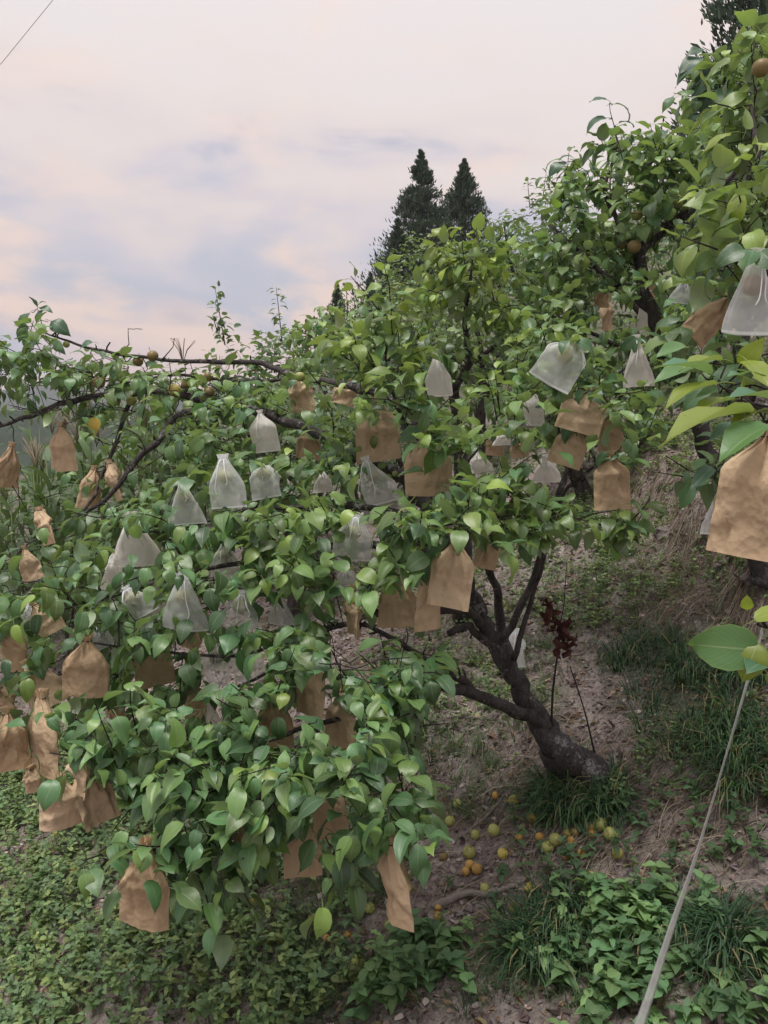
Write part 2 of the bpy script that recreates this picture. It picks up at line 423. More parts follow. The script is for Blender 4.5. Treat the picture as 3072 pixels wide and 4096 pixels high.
ii = (np.arange(ny - 1)[:, None] * nx + np.arange(nx - 1)[None]).ravel()
gf = np.stack([ii, ii + 1, ii + nx + 1, ii + nx], -1)
ground = part('ground', mesh_data('ground', np.stack([gx, gy, gz], -1).reshape(-1, 3), gf, ground_material()))
tag(ground, 'pinkish brown sloping orchard soil with patchy weeds', 'ground', kind='structure')

# ------------------------------------------------------------------ far wooded hills
def hills(name, y0, seed, base, amp, x0, x1, col, label):
    nx_, nd = 420, 26
    X = np.linspace(x0, x1, nx_); V = np.zeros((nd, nx_, 3))
    for j in range(nd):
        t = j / (nd - 1)
        y = y0 + t * y0 * 0.5
        prof = base + amp * (vnoise(X / (y0 * .30) + seed, np.full(nx_, seed * 1.7)) * 1.2 + .4 * vnoise(X / (y0 * .09) + seed, np.full(nx_, seed)))
        z = -45 + (prof + 45) * math.sin(t * math.pi * 0.5) ** 0.8
        bump = y0 * 0.012 * (vnoise(X / (y0 * .010), np.full(nx_, y / (y0 * .02))) + .6 * vnoise(X / (y0 * .004) + 7, np.full(nx_, y / (y0 * .008))))
        V[j, :, 0] = X; V[j, :, 1] = y; V[j, :, 2] = z + bump * 1.2
    i = (np.arange(nd - 1)[:, None] * nx_ + np.arange(nx_ - 1)[None]).ravel()
    m, t = mat(name + '_wood'); k = NT(t); p = k.pos()
    c = k.ramp(k.noise(0.25, 6, 0.7, p), [(0.3, tuple(0.6 * v for v in col)), (0.7, tuple(1.4 * v for v in col))])
    k.out(k.bsdf(c, 1.0, 0.0))
    o = part(name, mesh_data(name, V.reshape(-1, 3), np.stack([i, i + 1, i + nx_ + 1, i + nx_], -1), m))
    tag(o, label, 'hill', kind='structure')
hills('wooded_hill', 130, 4.0, 9.0, 7.0, -140, 40, (0.030, 0.045, 0.030), 'dark wooded hill seen through the left branches')
hills('distant_hill', 420, 11.0, 42.0, 22.0, -480, 300, (0.035, 0.050, 0.045), 'pale blue distant hill behind the wooded hill')

# ------------------------------------------------------------------ leaves as shapes
ROWS = np.array([0, .05, .18, .36, .56, .76, .92, 1.0])
def half_width(t):
    return np.interp(t, [0, .04, .12, .25, .38, .55, .70, .82, .91, .96, 1], [.08, .48, .78, .97, 1.0, .86, .60, .33, .13, .05, .0])
def leaf_shape(wl_=0.60, bend=0.5, fold=0.35, wave=0.05, twist=0.0, rows=ROWS, cells=4, petiole=True, seed=0, curl=0.0):
    """unit leaf along +x with its upper face to +z; petiole runs back to x<0"""
    r = np.random.default_rng(seed)
    us = np.linspace(-1, 1, cells + 1)
    V = []; UV = []
    ang = 0.25; x = z = 0.0; pt = 0.0
    for t in rows:
        dt = t - pt; pt = t
        ang_t = 0.22 - bend * t ** 1.2
        x += dt * math.cos(ang_t); z += dt * math.sin(ang_t)
        hw = half_width(t) * wl_ * 0.5
        for u in us:
            au = abs(u)
            yy = u * hw * math.cos(fold)
            zz = hw * au * math.sin(fold) - curl * hw * au ** 3
            zz += wave * wl_ * au * math.sin(t * 9 + (u > 0) * 1.9 + seed)
            tw = twist * t
            y2 = yy * math.cos(tw) - zz * math.sin(tw); z2 = yy * math.sin(tw) + zz * math.cos(tw)
            V.append((x - z2 * math.sin(ang_t) * 0.9, y2, z + z2 * math.cos(ang_t)))
            UV.append((0.5 + u * 0.5, t))
    nc = cells + 1; nr = len(rows)
    i = (np.arange(nr - 1)[:, None] * nc + np.arange(cells)[None]).ravel()
    F = [np.stack([i, i + nc, i + nc + 1, i + 1], -1)]
    V = np.array(V); UV = np.array(UV)
    if petiole:
        pp = catmull([(-.34, 0, -.10), (-.16, 0, -.02), (0.03, 0, 0.004)], 2)
        pv, pf = tube(pp, 0.011, 3, cap=False)
        F[0] = np.vstack([F[0], pf[0] + len(V)])
        V = np.vstack([V, pv]); UV = np.vstack([UV, np.full((len(pv), 2), 0.5)])
    return V, F[0], UV
NVAR = 18
LV = []
for i in range(NVAR):
    r = np.random.default_rng(50 + i)
    LV.append(leaf_shape(r.uniform(.54, .70), r.uniform(.25, 1.65), r.uniform(.12, .62), r.uniform(.02, .09), r.uniform(-.6, .6), seed=i, curl=r.uniform(0, .35)))
LV.append(leaf_shape(.46, .55, .55, .05, .15, seed=91, curl=.1)); LV.append(leaf_shape(.62, .45, .25, .06, .1, seed=92, curl=.15))
FARROWS = np.array([0, .12, .38, .72, 1.0])
LVF = []
for i in range(8):
    r = np.random.default_rng(150 + i)
    LVF.append(leaf_shape(r.uniform(.52, .68), r.uniform(.3, 1.2), r.uniform(.15, .5), .03, r.uniform(-.4, .4), rows=FARROWS, cells=2, petiole=False, seed=i))
def frames(D, N):
    """rotation matrices whose columns are leaf axis, side, normal"""
    D = unit(D); N = N - D * np.sum(N * D, -1, keepdims=True); N = unit(N)
    S = np.cross(N, D)
    return np.stack([D, S, N], -1)
def scatter(shapes, var, pos, rot, size, tint, name, m, smooth=True):
    """one mesh from many placed copies of a few shapes"""
    Vs, Fs, Us, Ts = [], [], [], []; off = 0
    for v in range(len(shapes)):
        idx = np.nonzero(var == v)[0]
        if len(idx) == 0: continue
        V, F, U = shapes[v]
        W = np.einsum('nij,kj->nki', rot[idx], V) * size[idx][:, None, None] + pos[idx][:, None, :]
        Vs.append(W.reshape(-1, 3))
        Fs.append((F[None] + (np.arange(len(idx)) * len(V))[:, None, None] + off).reshape(-1, F.shape[1]))
        Us.append(np.tile(U, (len(idx), 1))); Ts.append(np.repeat(tint[idx], len(V), 0)); off += len(idx) * len(V)
    return mesh_data(name, np.concatenate(Vs), np.concatenate(Fs), m, smooth, np.concatenate(Us), np.concatenate(Ts))

# ------------------------------------------------------------------ ground cover (nobody could count it)
def ground_pts(n, pxr, pyr):
    out = []
    for _ in range(n):
        out.append(G(rng.uniform(*pxr), rng.uniform(*pyr)))
    return np.array(out)
def onground(xy):
    xy = np.asarray(xy); return np.column_stack([xy, terrain(xy[:, 0], xy[:, 1])])

SOILZ = [  # bare places in the picture (px, py, rx, ry): fewer plants
    (2250, 2800, 220, 320), (2450, 2950, 150, 200), (2700, 3420, 420, 200), (2350, 3380, 330, 110), (2250, 2300, 180, 180), (2750, 2050, 320, 260),
    (1350, 3680, 230, 160), (250, 3420, 330, 90), (1250, 3350, 260, 90), (2000, 3560, 330, 60), (2700, 2400, 300, 160), (1400, 3850, 140, 70), (2150, 3250, 260, 70), (2280, 3390, 160, 90), (1950, 3620, 200, 50), (1900, 3440, 120, 80), (1850, 3700, 150, 60)]
def bare(px, py):
    b = np.zeros(len(px))
    for (x, y, a, c) in SOILZ: b = np.maximum(b, 1 - np.clip(((px - x) / a) ** 2 + ((py - y) / c) ** 2, 0, 1) ** 2)
    return b
WL = [leaf_shape(r_, b_, .25, .06, 0, rows=np.array([0, .1, .35, .65, 1.0]), cells=2, petiole=False, seed=i) for i, (r_, b_) in enumerate([(.62, .5), (.72, .8), (.55, .3), (.5, .9), (.8, .4)])]
def weeds(n, xr, yr, hmin, hmax, leaf, cols, keep_bare, name, label, cat, patch=0.0, pairs=(3, 6), pxlim=None):
    xy = np.column_stack([rng.uniform(*xr, n), rng.uniform(*yr, n)])
    p = onground(xy); px, py, d = proj(p)
    keep = rng.random(n) > bare(px, py) * keep_bare
    keep &= (vnoise(xy[:, 0] * 2.3 + 3, xy[:, 1] * 2.3) + rng.normal(0, .12, n)) > patch
    if pxlim is not None: keep &= pxlim(px, py)
    keep &= (px > -250) & (px < 3330) & (py < 4500)
    p = p[keep]
    pos, D, N, S, T, var = [], [], [], [], [], []; st = MB()
    for q in p:
        h = rng.uniform(hmin, hmax); lean = rng.normal(0, .25, 2)
        np_ = rng.integers(*pairs); a0 = rng.uniform(0, 6.3)
        c = np.array(cols[rng.integers(len(cols))]) * rng.uniform(.6, 1.3)
        tip = q + np.array([lean[0] * h, lean[1] * h, h])
        pts = np.array([q - [0, 0, .01], q * .5 + tip * .5 + rng.normal(0, .01, 3), tip])
        v, f = tube(pts, [.0022, .0018, .001], 3, cap=False); st.add(v, f, tint=c * .8)
        for j in range(np_):
            t = .25 + .75 * (j + 1) / np_
            b = q * (1 - t) + tip * t
            sz = leaf * (1.15 - .55 * t) * rng.uniform(.75, 1.25)
            for s_ in (0, 1):
                a = a0 + j * 1.57 + s_ * math.pi + rng.normal(0, .3)
                d_ = np.array([math.cos(a), math.sin(a), rng.uniform(-.25, .45)])
                pos.append(b); D.append(d_); N.append(np.array([0, 0, 1]) + rng.normal(0, .3, 3)); S.append(sz); var.append(rng.integers(len(WL)))
                T.append(c * rng.uniform(.8, 1.25))
    me = scatter(WL, np.array(var), np.array(pos), frames(np.array(D), np.array(N)), np.array(S), np.array(T), name, M_WEED)
    o = part(name, me); tag(o, label, cat, kind='stuff')
    so = st.build('stems', M_WEED, o, kind='stuff'); return o
GC1 = [(.16, .24, .10), (.12, .20, .09), (.21, .27, .11), (.13, .21, .115)]
weeds(10500, (-3.6, .6), (2.6, 6.0), .03, .15, .050, GC1, .5, 'ground_weeds', 'low small leaved weeds carpeting the soil under the hanging bags', 'weeds', -.25, (2, 5),
      lambda px, py: (py > 2950) & (px < 1450 - np.clip(py - 3900, 0, 300)))
weeds(1900, (-.6, 1.7), (2.3, 3.3), .05, .15, .080, [(.115, .215, .095), (.09, .185, .09), (.15, .25, .105)], .9, 'broad_leaf_weeds', 'broad nettle like weeds along the bottom edge of the picture', 'weeds', -.10, (3, 5),
      lambda px, py: ((py > 3760) & (px > 1480 + (3950 - py) * .5)) | ((py > 3600) & (px > 2330) & (py < 3760)))
weeds(420, (-.2, 1.8), (2.6, 3.6), .04, .12, .060, [(.085, .16, .07), (.07, .14, .07)], .3, 'scattered_weeds', 'scattered leafy weeds among the fallen pears', 'weeds', -.05, (2, 4),
      lambda px, py: (py > 3180) & (py < 3760) & (px > 1750))
weeds(6500, (-.4, 3.4), (3.3, 7.0), .02, .09, .034, GC1, .85, 'slope_weeds', 'sparse low weeds over the slope behind the trunk', 'weeds', -.10, (2, 4),
      lambda px, py: (px > 1450) & (py < 3300))
weeds(3400, (1.0, 4.4), (4.6, 8.5), .03, .14, .04, GC1, .3, 'bank_weeds', 'green weeds growing over the terrace bank', 'weeds', -.08, (2, 4))

def grass(centres, blades, length, width, cols, name, label, spread=.05, droop=1.0, mat_=None, cat='grass'):
    mb_V, mb_F, mb_T = [], [], []; off = 0
    NS = 5
    for c, sc in centres:
        c = np.array([c[0], c[1], float(terrain(c[0], c[1], False))]); e_ = .04
        sx_ = (float(terrain(c[0] + e_, c[1], False)) - c[2]) / e_; sy_ = (float(terrain(c[0], c[1] + e_, False)) - c[2]) / e_
        nb = int(blades * rng.uniform(.7, 1.3)); col = np.array(cols[rng.integers(len(cols))])
        for _ in range(nb):
            a = rng.uniform(0, 6.283); L = length * sc * rng.uniform(.55, 1.25); w = width * rng.uniform(.7, 1.2)
            base = c + np.array([math.cos(a), math.sin(a), 0]) * spread * sc * math.sqrt(rng.random())
            base[2] = c[2] + sx_ * (base[0] - c[0]) + sy_ * (base[1] - c[1]) - .012
            el_ = rng.uniform(.55, 1.4); out = np.array([math.cos(a), math.sin(a), 0])
            side = np.array([-math.sin(a), math.cos(a), 0])
            p = base.copy(); V = []
            for j in range(NS):
                t = j / (NS - 1); e = el_ - droop * 1.9 * t * t * rng.uniform(.8, 1.2)
                ww = w * (1 - t ** 2 * .92) * .5
                V += [p - side * ww, p + side * ww]
                p = p + (out * math.cos(e) + np.array([0, 0, 1]) * math.sin(e)) * L / (NS - 1)
            mb_V.append(np.array(V)); i = np.arange(NS - 1) * 2 + off
            mb_F.append(np.stack([i, i + 1, i + 3, i + 2], -1)); off += NS * 2
            bc = col * rng.uniform(.6, 1.45) if rng.random() > .07 else np.array((.24, .20, .11)) * rng.uniform(.6, 1.2)
            mb_T.append(np.repeat(bc[None], NS * 2, 0))
    V = np.concatenate(mb_V)
    o = part(name, mesh_data(name, V, np.concatenate(mb_F), mat_ or M_GRASS, True, np.zeros((len(V), 2)), np.concatenate(mb_T)))
    return tag(o, label, cat, kind='stuff')
DG = [(.045, .098, .042), (.028, .066, .030), (.07, .13, .052), (.036, .08, .042)]
def px_centres(lst, n, s=1.0):
    out = []
    for (x, y, rx, ry) in lst:
        for _ in range(n):
            a = rng.uniform(0, 6.28); r_ = math.sqrt(rng.random())
            g = G(x + rx * r_ * math.cos(a), y + ry * r_ * math.sin(a)); out.append((g, s * rng.uniform(.7, 1.2)))
    return out
lil = px_centres([(2780, 2900, 260, 160), (2950, 3020, 180, 140), (2600, 2640, 180, 90), (2850, 2720, 200, 70), (2980, 3000, 130, 200)], 15)
lil += px_centres([(2330, 3180, 160, 70), (2230, 3230, 120, 50), (2380, 3230, 150, 50)], 9, .95)
lil += px_centres([(2250, 3640, 110, 60), (2180, 3720, 150, 70)], 8, .85)
lil += px_centres([(2800, 3700, 260, 90), (2900, 3850, 160, 120), (2130, 3830, 60, 60)], 11, .85)
grass(lil, 34, .24, .0075, DG, 'tuft_grass', 'dark green arching strap grass in tufts beside the path and trunk', .06, 2.0)
gr2 = px_centres([(1950, 2950, 320, 250), (1800, 3150, 250, 150), (2100, 2700, 180, 200), (1650, 2900, 150, 200), (1450, 3480, 250, 130), (1250, 3580, 300, 120), (1250, 3980, 200, 100), (1150, 3800, 200, 150), (1900, 3900, 400, 150), (2500, 3900, 400, 150), (600, 3900, 500, 150)], 36, .85)
gr2 += px_centres([(2450, 2500, 350, 200), (2350, 2250, 250, 120), (2750, 2450, 300, 140), (2650, 2250, 250, 100)], 34, .7)
grass(gr2, 20, .14, .0045, [(.065, .125, .05), (.09, .15, .055), (.06, .11, .06)], 'fine_grass', 'fine short green grass over the shaded soil', .06)
gl = [(np.array([*xy, 0.0]), rng.uniform(.7, 1.3)) for xy in np.column_stack([rng.uniform(-3.4, -.9, 90), rng.uniform(3.6, 6.4, 90)])]
grass(gl, 9, .18, .004, [(.07, .11, .04), (.10, .12, .05)], 'field_edge_grass', 'thin pale grass on the lower slope by the field', .08)

# dry straw, chips and pebbles
def straws():
    mb = MB()
    def one(p, a, L, w, lift, c):
        d = np.array([math.cos(a), math.sin(a)]); pts = []
        for t in np.linspace(0, 1, 4):
            q = p[:2] + d * L * (t - .5) + np.array([-d[1], d[0]]) * L * .12 * math.sin(t * 3 + a)
            pts.append((*q, float(terrain(q[0], q[1])) + .006 + lift * math.sin(t * 3.14)))
        v, f = tube(np.array(pts), [w, w, w * .8, w * .5], 3, cap=False); mb.add(v, f, tint=c)
    cs = [(.36, .29, .22), (.26, .20, .16), (.44, .37, .29), (.20, .155, .13)]
    n = 0
    spots = [((1300, 3000), (2900, 3900), 900, 2.2), ((0, 1200), (3150, 3900), 300, 2.2), ((2450, 3072), (1850, 2500), 900, 2.0), ((2000, 3072), (2200, 3500), 700, 2.2), ((1250, 1900), (2450, 2900), 380, 2.0)]
    for xr, yr, cnt, w in spots:
        for _ in range(cnt):
            p = G(rng.uniform(*xr), rng.uniform(*yr))
            if p[1] > 12: continue
            one(p, rng.normal(.5, .9), rng.uniform(.05, .28), rng.uniform(.0008, .0022), rng.uniform(0, .03), np.array(cs[rng.integers(4)]) * rng.uniform(.6, 1.2))
    # dry grass combed down over the bank
    for _ in range(420):
        q = np.array([rng.uniform(1.75, 2.35), rng.uniform(4.3, 6.6)])
        one(np.array([*q, 0]), rng.normal(math.pi + .35, .7), rng.uniform(.12, .38), rng.uniform(.001, .0024), rng.uniform(0, .04), np.array(cs[rng.integers(4)]) * rng.uniform(.7, 1.2))
    tag(mb.build('dry_straw', M_STRAW), 'dry straw and dead grass stalks strewn over the soil', 'straw', kind='stuff')
straws()
def litter():
    n = 30000
    xy = np.column_stack([rng.uniform(-3.4, 3.4, n), rng.uniform(2.3, 7.5, n)])
    p = onground(xy); p[:, 2] += .004
    a = rng.uniform(0, 6.28, n); s = np.minimum(rng.gamma(2.2, .0046, n) + .003, .024)
    D = np.column_stack([np.cos(a), np.sin(a), rng.normal(0, .3, n)]); N = np.column_stack([rng.normal(0, .35, (n, 2)), np.ones(n)])
    chip = (np.array([(-1, -.2, 0), (-.3, -.5, .12), (.8, -.3, 0), (1, .25, .1), (.1, .5, .18), (-.8, .3, .05)], float), np.array([(0, 1, 4, 5), (1, 2, 3, 4)]), np.zeros((6, 2)))
    peb_v = np.array([(-1, 0, 0), (0, -.8, 0), (1, 0, 0), (0, .8, 0), (-.4, -.3, .55), (.4, -.3, .55), (.4, .3, .55), (-.4, .3, .55)], float)
    peb_f = np.array([(0, 1, 5, 4), (1, 2, 6, 5), (2, 3, 7, 6), (3, 0, 4, 7), (4, 5, 6, 7)])
    cs = np.array([(.26, .20, .19), (.11, .08, .075), (.42, .35, .33), (.06, .045, .04), (.24, .21, .21), (.30, .21, .15)])
    T = cs[rng.integers(0, 6, n)] * rng.uniform(.6, 1.2, (n, 1)); var = (rng.random(n) < .3).astype(int)
    m_ = 2600; xy = np.column_stack([rng.uniform(-3.2, 3.2, m_), rng.uniform(2.3, 7.2, m_)]); q = onground(xy); q[:, 2] += .007
    a = rng.uniform(0, 6.28, m_); D = np.vstack([D, np.column_stack([np.cos(a), np.sin(a), rng.normal(0, .25, m_)])]); N = np.vstack([N, np.column_stack([rng.normal(0, .45, (m_, 2)), np.ones(m_)])])
    p = np.vstack([p, q]); s = np.concatenate([s, rng.uniform(.02, .065, m_)]); T = np.vstack([T, np.array([(.16, .10, .065), (.24, .17, .11), (.10, .065, .045), (.20, .17, .09)])[rng.integers(0, 4, m_)] * rng.uniform(.6, 1.2, (m_, 1))])
    var = np.concatenate([var, 2 + rng.integers(0, 3, m_)])
    c_ = 1400; xy = np.column_stack([rng.uniform(-3.0, 3.2, c_), rng.uniform(2.3, 7.0, c_)]); q = onground(xy); q[:, 2] -= .004      # clods
    D = np.vstack([D, rng.normal(0, 1, (c_, 3)) * [1, 1, .2]]); N = np.vstack([N, np.column_stack([rng.normal(0, .3, (c_, 2)), np.ones(c_)])])
    p = np.vstack([p, q]); s = np.concatenate([s, np.minimum(rng.gamma(2, .008, c_) + .006, .032)]); T = np.vstack([T, np.array([(.17, .135, .135), (.12, .09, .09), (.23, .19, .19)])[rng.integers(0, 3, c_)] * rng.uniform(.7, 1.2, (c_, 1))]); var = np.concatenate([var, np.ones(c_, int)])
    curled = [leaf_shape(.55, b_, .7, .1, .6, rows=np.array([0, .1, .35, .65, 1.0]), cells=2, petiole=False, seed=i) for i, b_ in enumerate((1.6, -1.0, .6))]
    me = scatter([chip, (peb_v, peb_f, np.zeros((8, 2)))] + curled, var, p, frames(D, N), s, T, 'soil_litter', M_LITTER, False)
    tag(part('soil_litter', me), 'crumbs of soil, chips and pebbles over the bare ground', 'litter', kind='stuff')
litter()

# ------------------------------------------------------------------ trees
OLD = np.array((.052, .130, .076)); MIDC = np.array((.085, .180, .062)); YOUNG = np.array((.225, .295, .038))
BAGS = []       # (px, py, w, h, d): filled before the trees so that leaves keep clear of them
CLEARS = []     # (px, py, rx, ry, dmax, prob)
class Tree:
    def __init__(s, name, label, base, group='pear trees of the orchard', far=False):
        s.root = thing(name, label, 'tree', base, group); s.far = far; s.base = np.array(base)
        s.nodes = np.zeros((60000, 3)); s.nr = np.zeros(60000); s.n = 0
        s.tw = MB(); s.L = dict(pos=[], D=[], N=[], S=[], T=[], V=[]); s.k = 0
        s.core = np.array(base)
    def limb(s, pts, name='limb', seg=9, gnarl=.13, per=7, label=None):
        """pts: (px, py, depth, width in picture px)"""
        pw = np.array([P(a, b, c) for a, b, c, _ in pts]); rr = np.array([w * .5 * c / FPX for _, _, c, w in pts])
        s.limb_w(pw, rr, name, seg, gnarl, per, label)
    def limb_w(s, pw, rr, name='limb', seg=9, gnarl=.13, per=7, label=None):
        path = catmull(pw, per); rad = np.interp(np.linspace(0, 1, len(path)), np.linspace(0, 1, len(rr)), rr)
        s.k += 1
        wig = np.column_stack([vnoise(np.arange(len(path)) * .45 + s.k * 7.3, np.full(len(path), j * 5.1 + s.k)) for j in range(3)])
        wig[0] = 0; path = path + wig * np.minimum(rad * 1.1, .03)[:, None]
        v, f = tube(path, rad, seg, True, gnarl, s.k * 3.7)
        mb = MB(); mb.add(v, f); mb.build(name, M_BARK, s.root, label=label)
        s.addnodes(path, rad)
        # short spurs and knots along older wood
        if not s.far:
            for i in range(4, len(path) - 2):
                if rng.random() < .30 and rad[i] < .035:
                    d = unit(rng.normal(0, 1, 3) + [0, 0, .25]); L = rng.uniform(.015, .06)
                    q = np.array([path[i], path[i] + d * L * .5 + rng.normal(0, .004, 3), path[i] + d * L])
                    s.twig(q, [.005, .0045, .004], 5)
    def twig(s, path, rad, seg=4):
        """a twig, unless it would run across the face of a bag"""
        if not s.far:
            px, py, dd = (q[:, None] for q in proj(path)); x, y, w, h, bd = (q[None] for q in np.array(BAGS).T)
            if np.any((np.abs(px - x) < w * .5 + 6) & (np.abs(py - y + h * .04) < h * .5) & (dd < bd + .03)): return
        v, f = tube(path, rad, seg, False); s.tw.add(v, f)
    def addnodes(s, path, rad):
        m = len(path); s.nodes[s.n:s.n + m] = path; s.nr[s.n:s.n + m] = rad; s.n += m
    def nearest(s, p):
        d2 = np.sum((s.nodes[:s.n] - p) ** 2, 1); i = int(np.argmin(d2)); return i, math.sqrt(d2[i])
    def connect(s, p, rend=.0018, mx=3.0):
        i, d = s.nearest(p)
        if d < .012: return s.nodes[i]
        if d > mx: return None
        a = s.nodes[i]; n = max(3, int(d / .035))
        mid = (a + p) * .5 + rng.normal(0, .10, 3) * d + np.array([0, 0, -.06 * d])
        t = np.linspace(0, 1, n + 1)[:, None]
        path = a * (1 - t) ** 2 + 2 * mid * t * (1 - t) + p * t ** 2
        path[1:-1] += rng.normal(0, .004, (n - 1, 3))
        r0 = min(s.nr[i] * .75, .0022 + .012 * d, .012); rad = np.linspace(max(r0, rend), rend, n + 1)
        s.twig(path, rad, 3 if s.far else 5)
        s.addnodes(path[1:], rad[1:]); return a
    def leaf(s, pos, d, n, size, c, var=-1):
        L = s.L; L['V'].append(var); L['pos'].append(pos); L['D'].append(d); L['N'].append(n); L['S'].append(size); L['T'].append(c)
    def shoot(s, p, d, L, nl, size, youth, droop, spread=.8):
        """a leafy twig from p along d; leaves spiral round it and hang"""
        d = unit(d)
        path = np.array([p, p + d * L * .5 + rng.normal(0, .01, 3), p + d * L + np.array([0, 0, -.05 * L])])
        if not s.far or rng.random() < .4:
            s.twig(path, [.0028, .0022, .0014], 3 if s.far else 4)
        a = rng.uniform(0, 6.28); u = unit(np.cross(d, [0.3, .2, 1.0])); w = np.cross(d, u)
        bright = rng.uniform(.58, 1.30)
        for j in range(nl):
            t = (j + .6) / nl; a += 2.4 + rng.normal(0, .25)
            b = path[0] * (1 - t) + path[2] * t
            rad = u * math.cos(a) + w * math.sin(a)
            dr = droop * rng.uniform(.5, 1.4)
            ld = unit(rad * spread + d * (.25 + .5 * t) + np.array([0, 0, -1]) * dr + rng.normal(0, .15, 3))
            nn = np.array([0, 0, 1.0]) + rad * .55 + rng.normal(0, .30, 3) + np.array([0, -.25, 0])
            sz = size * rng.uniform(.58, 1.2) * (1.0 - .22 * t * youth)
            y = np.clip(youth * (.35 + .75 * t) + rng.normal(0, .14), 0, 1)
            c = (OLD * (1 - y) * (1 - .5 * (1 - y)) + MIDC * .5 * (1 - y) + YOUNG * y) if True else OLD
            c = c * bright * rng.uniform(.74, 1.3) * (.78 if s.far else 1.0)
            pet = sz * .33
            s.leaf(b + ld * pet * .9, ld, nn, sz, c)
    def blob(s, px, py, rx, ry, d, dd, n, youth=.25, size=.10, droop=.55, up=.35, nl=(5, 10), L=(.06, .20)):
        pts = []
        while len(pts) < n:
            q = rng.uniform(-1, 1, 3)
            if q @ q < 1: pts.append(P(px + q[0] * rx, py + q[1] * ry, d + q[2] * dd))
        pts = np.array(pts)
        dist = [s.nearest(p)[1] for p in pts]
        for i in np.argsort(dist):
            p = pts[i]; a = s.connect(p)
            if a is None: continue
            out = unit(p - a) * .7 + unit(p - s.core) * .35 + np.array([0, -.15, up]) + rng.normal(0, .35, 3)
            s.shoot(p, out, rng.uniform(*L), int(rng.integers(*nl)), size, np.clip(youth + rng.normal(0, .15), 0, 1), droop)
    def arrays(s):
        return {k: np.array(v) for k, v in s.L.items()}
    def cull(s):
        A = s.arrays(); c = A['pos'] + unit(A['D']) * (A['S'] * .5)[:, None]
        px, py, d = proj(c); keep = d > .55
        u = rng.random(len(px))
        for (x, y, w, h, bd) in BAGS:
            ins = ((np.abs(px - x) < w * .5 + 22) & (np.abs(py - y) < h * .5 + 20) & (py > y - h * .40) & (d < bd + .05))
            keep &= ~(ins & (u < .95))
        for poly, dm, rr, pr in EXPOSED:
            q = np.array(poly, float)
            for a_, b_ in zip(q[:-1], q[1:]):
                e = b_ - a_; tt_ = np.clip(((px - a_[0]) * e[0] + (py - a_[1]) * e[1]) / (e @ e), 0, 1)
                keep &= ~((np.hypot(px - a_[0] - tt_ * e[0], py - a_[1] - tt_ * e[1]) < rr) & (d < dm) & (u < pr))
        for (x, y, rx, ry, dm, pr) in CLEARS:
            ins = (((px - x) / rx) ** 2 + ((py - y) / ry) ** 2 < 1) & (d < dm) & (d > 1.7)
            keep &= ~(ins & (u < pr))
        s.A = {k: v[keep] for k, v in A.items()}
        s.A['rot'] = frames(s.A['D'], s.A['N'])
        s.A['var'] = np.where(s.A['V'] >= 0, s.A['V'], rng.integers(0, len(LVF) if s.far else NVAR, len(s.A['S'])))
    def finish(s, singles, leafmesh):
        """singles: indices that become leaves of their own, the rest is one mass"""
        A = s.A; n = len(A['S']); mask = np.ones(n, bool); mask[singles] = False
        inv = Matrix.Translation(-Vector(s.root.location))
        for i in singles:
            o = bpy.data.objects.new('leaf', leafmesh[A['var'][i]]); COL.objects.link(o); o.parent = s.root
            m = Matrix.Identity(4)
            for r_ in range(3):
                for c_ in range(3): m[r_][c_] = float(A['rot'][i][r_, c_] * A['S'][i])
                m[r_][3] = float(A['pos'][i][r_])
            o.matrix_basis = inv @ m; o.color = (*[float(x) for x in A['T'][i]], 1)
        idx = np.nonzero(mask)[0]
        if len(idx):
            me = scatter(LVF if s.far else LV, A['var'][idx], A['pos'][idx], A['rot'][idx], A['S'][idx], A['T'][idx], 'foliage', M_LEAF)
            part('foliage', me, s.root, kind='stuff')
        if s.tw.n: s.tw.build('twigs', M_TWIG, s.root, kind='stuff')

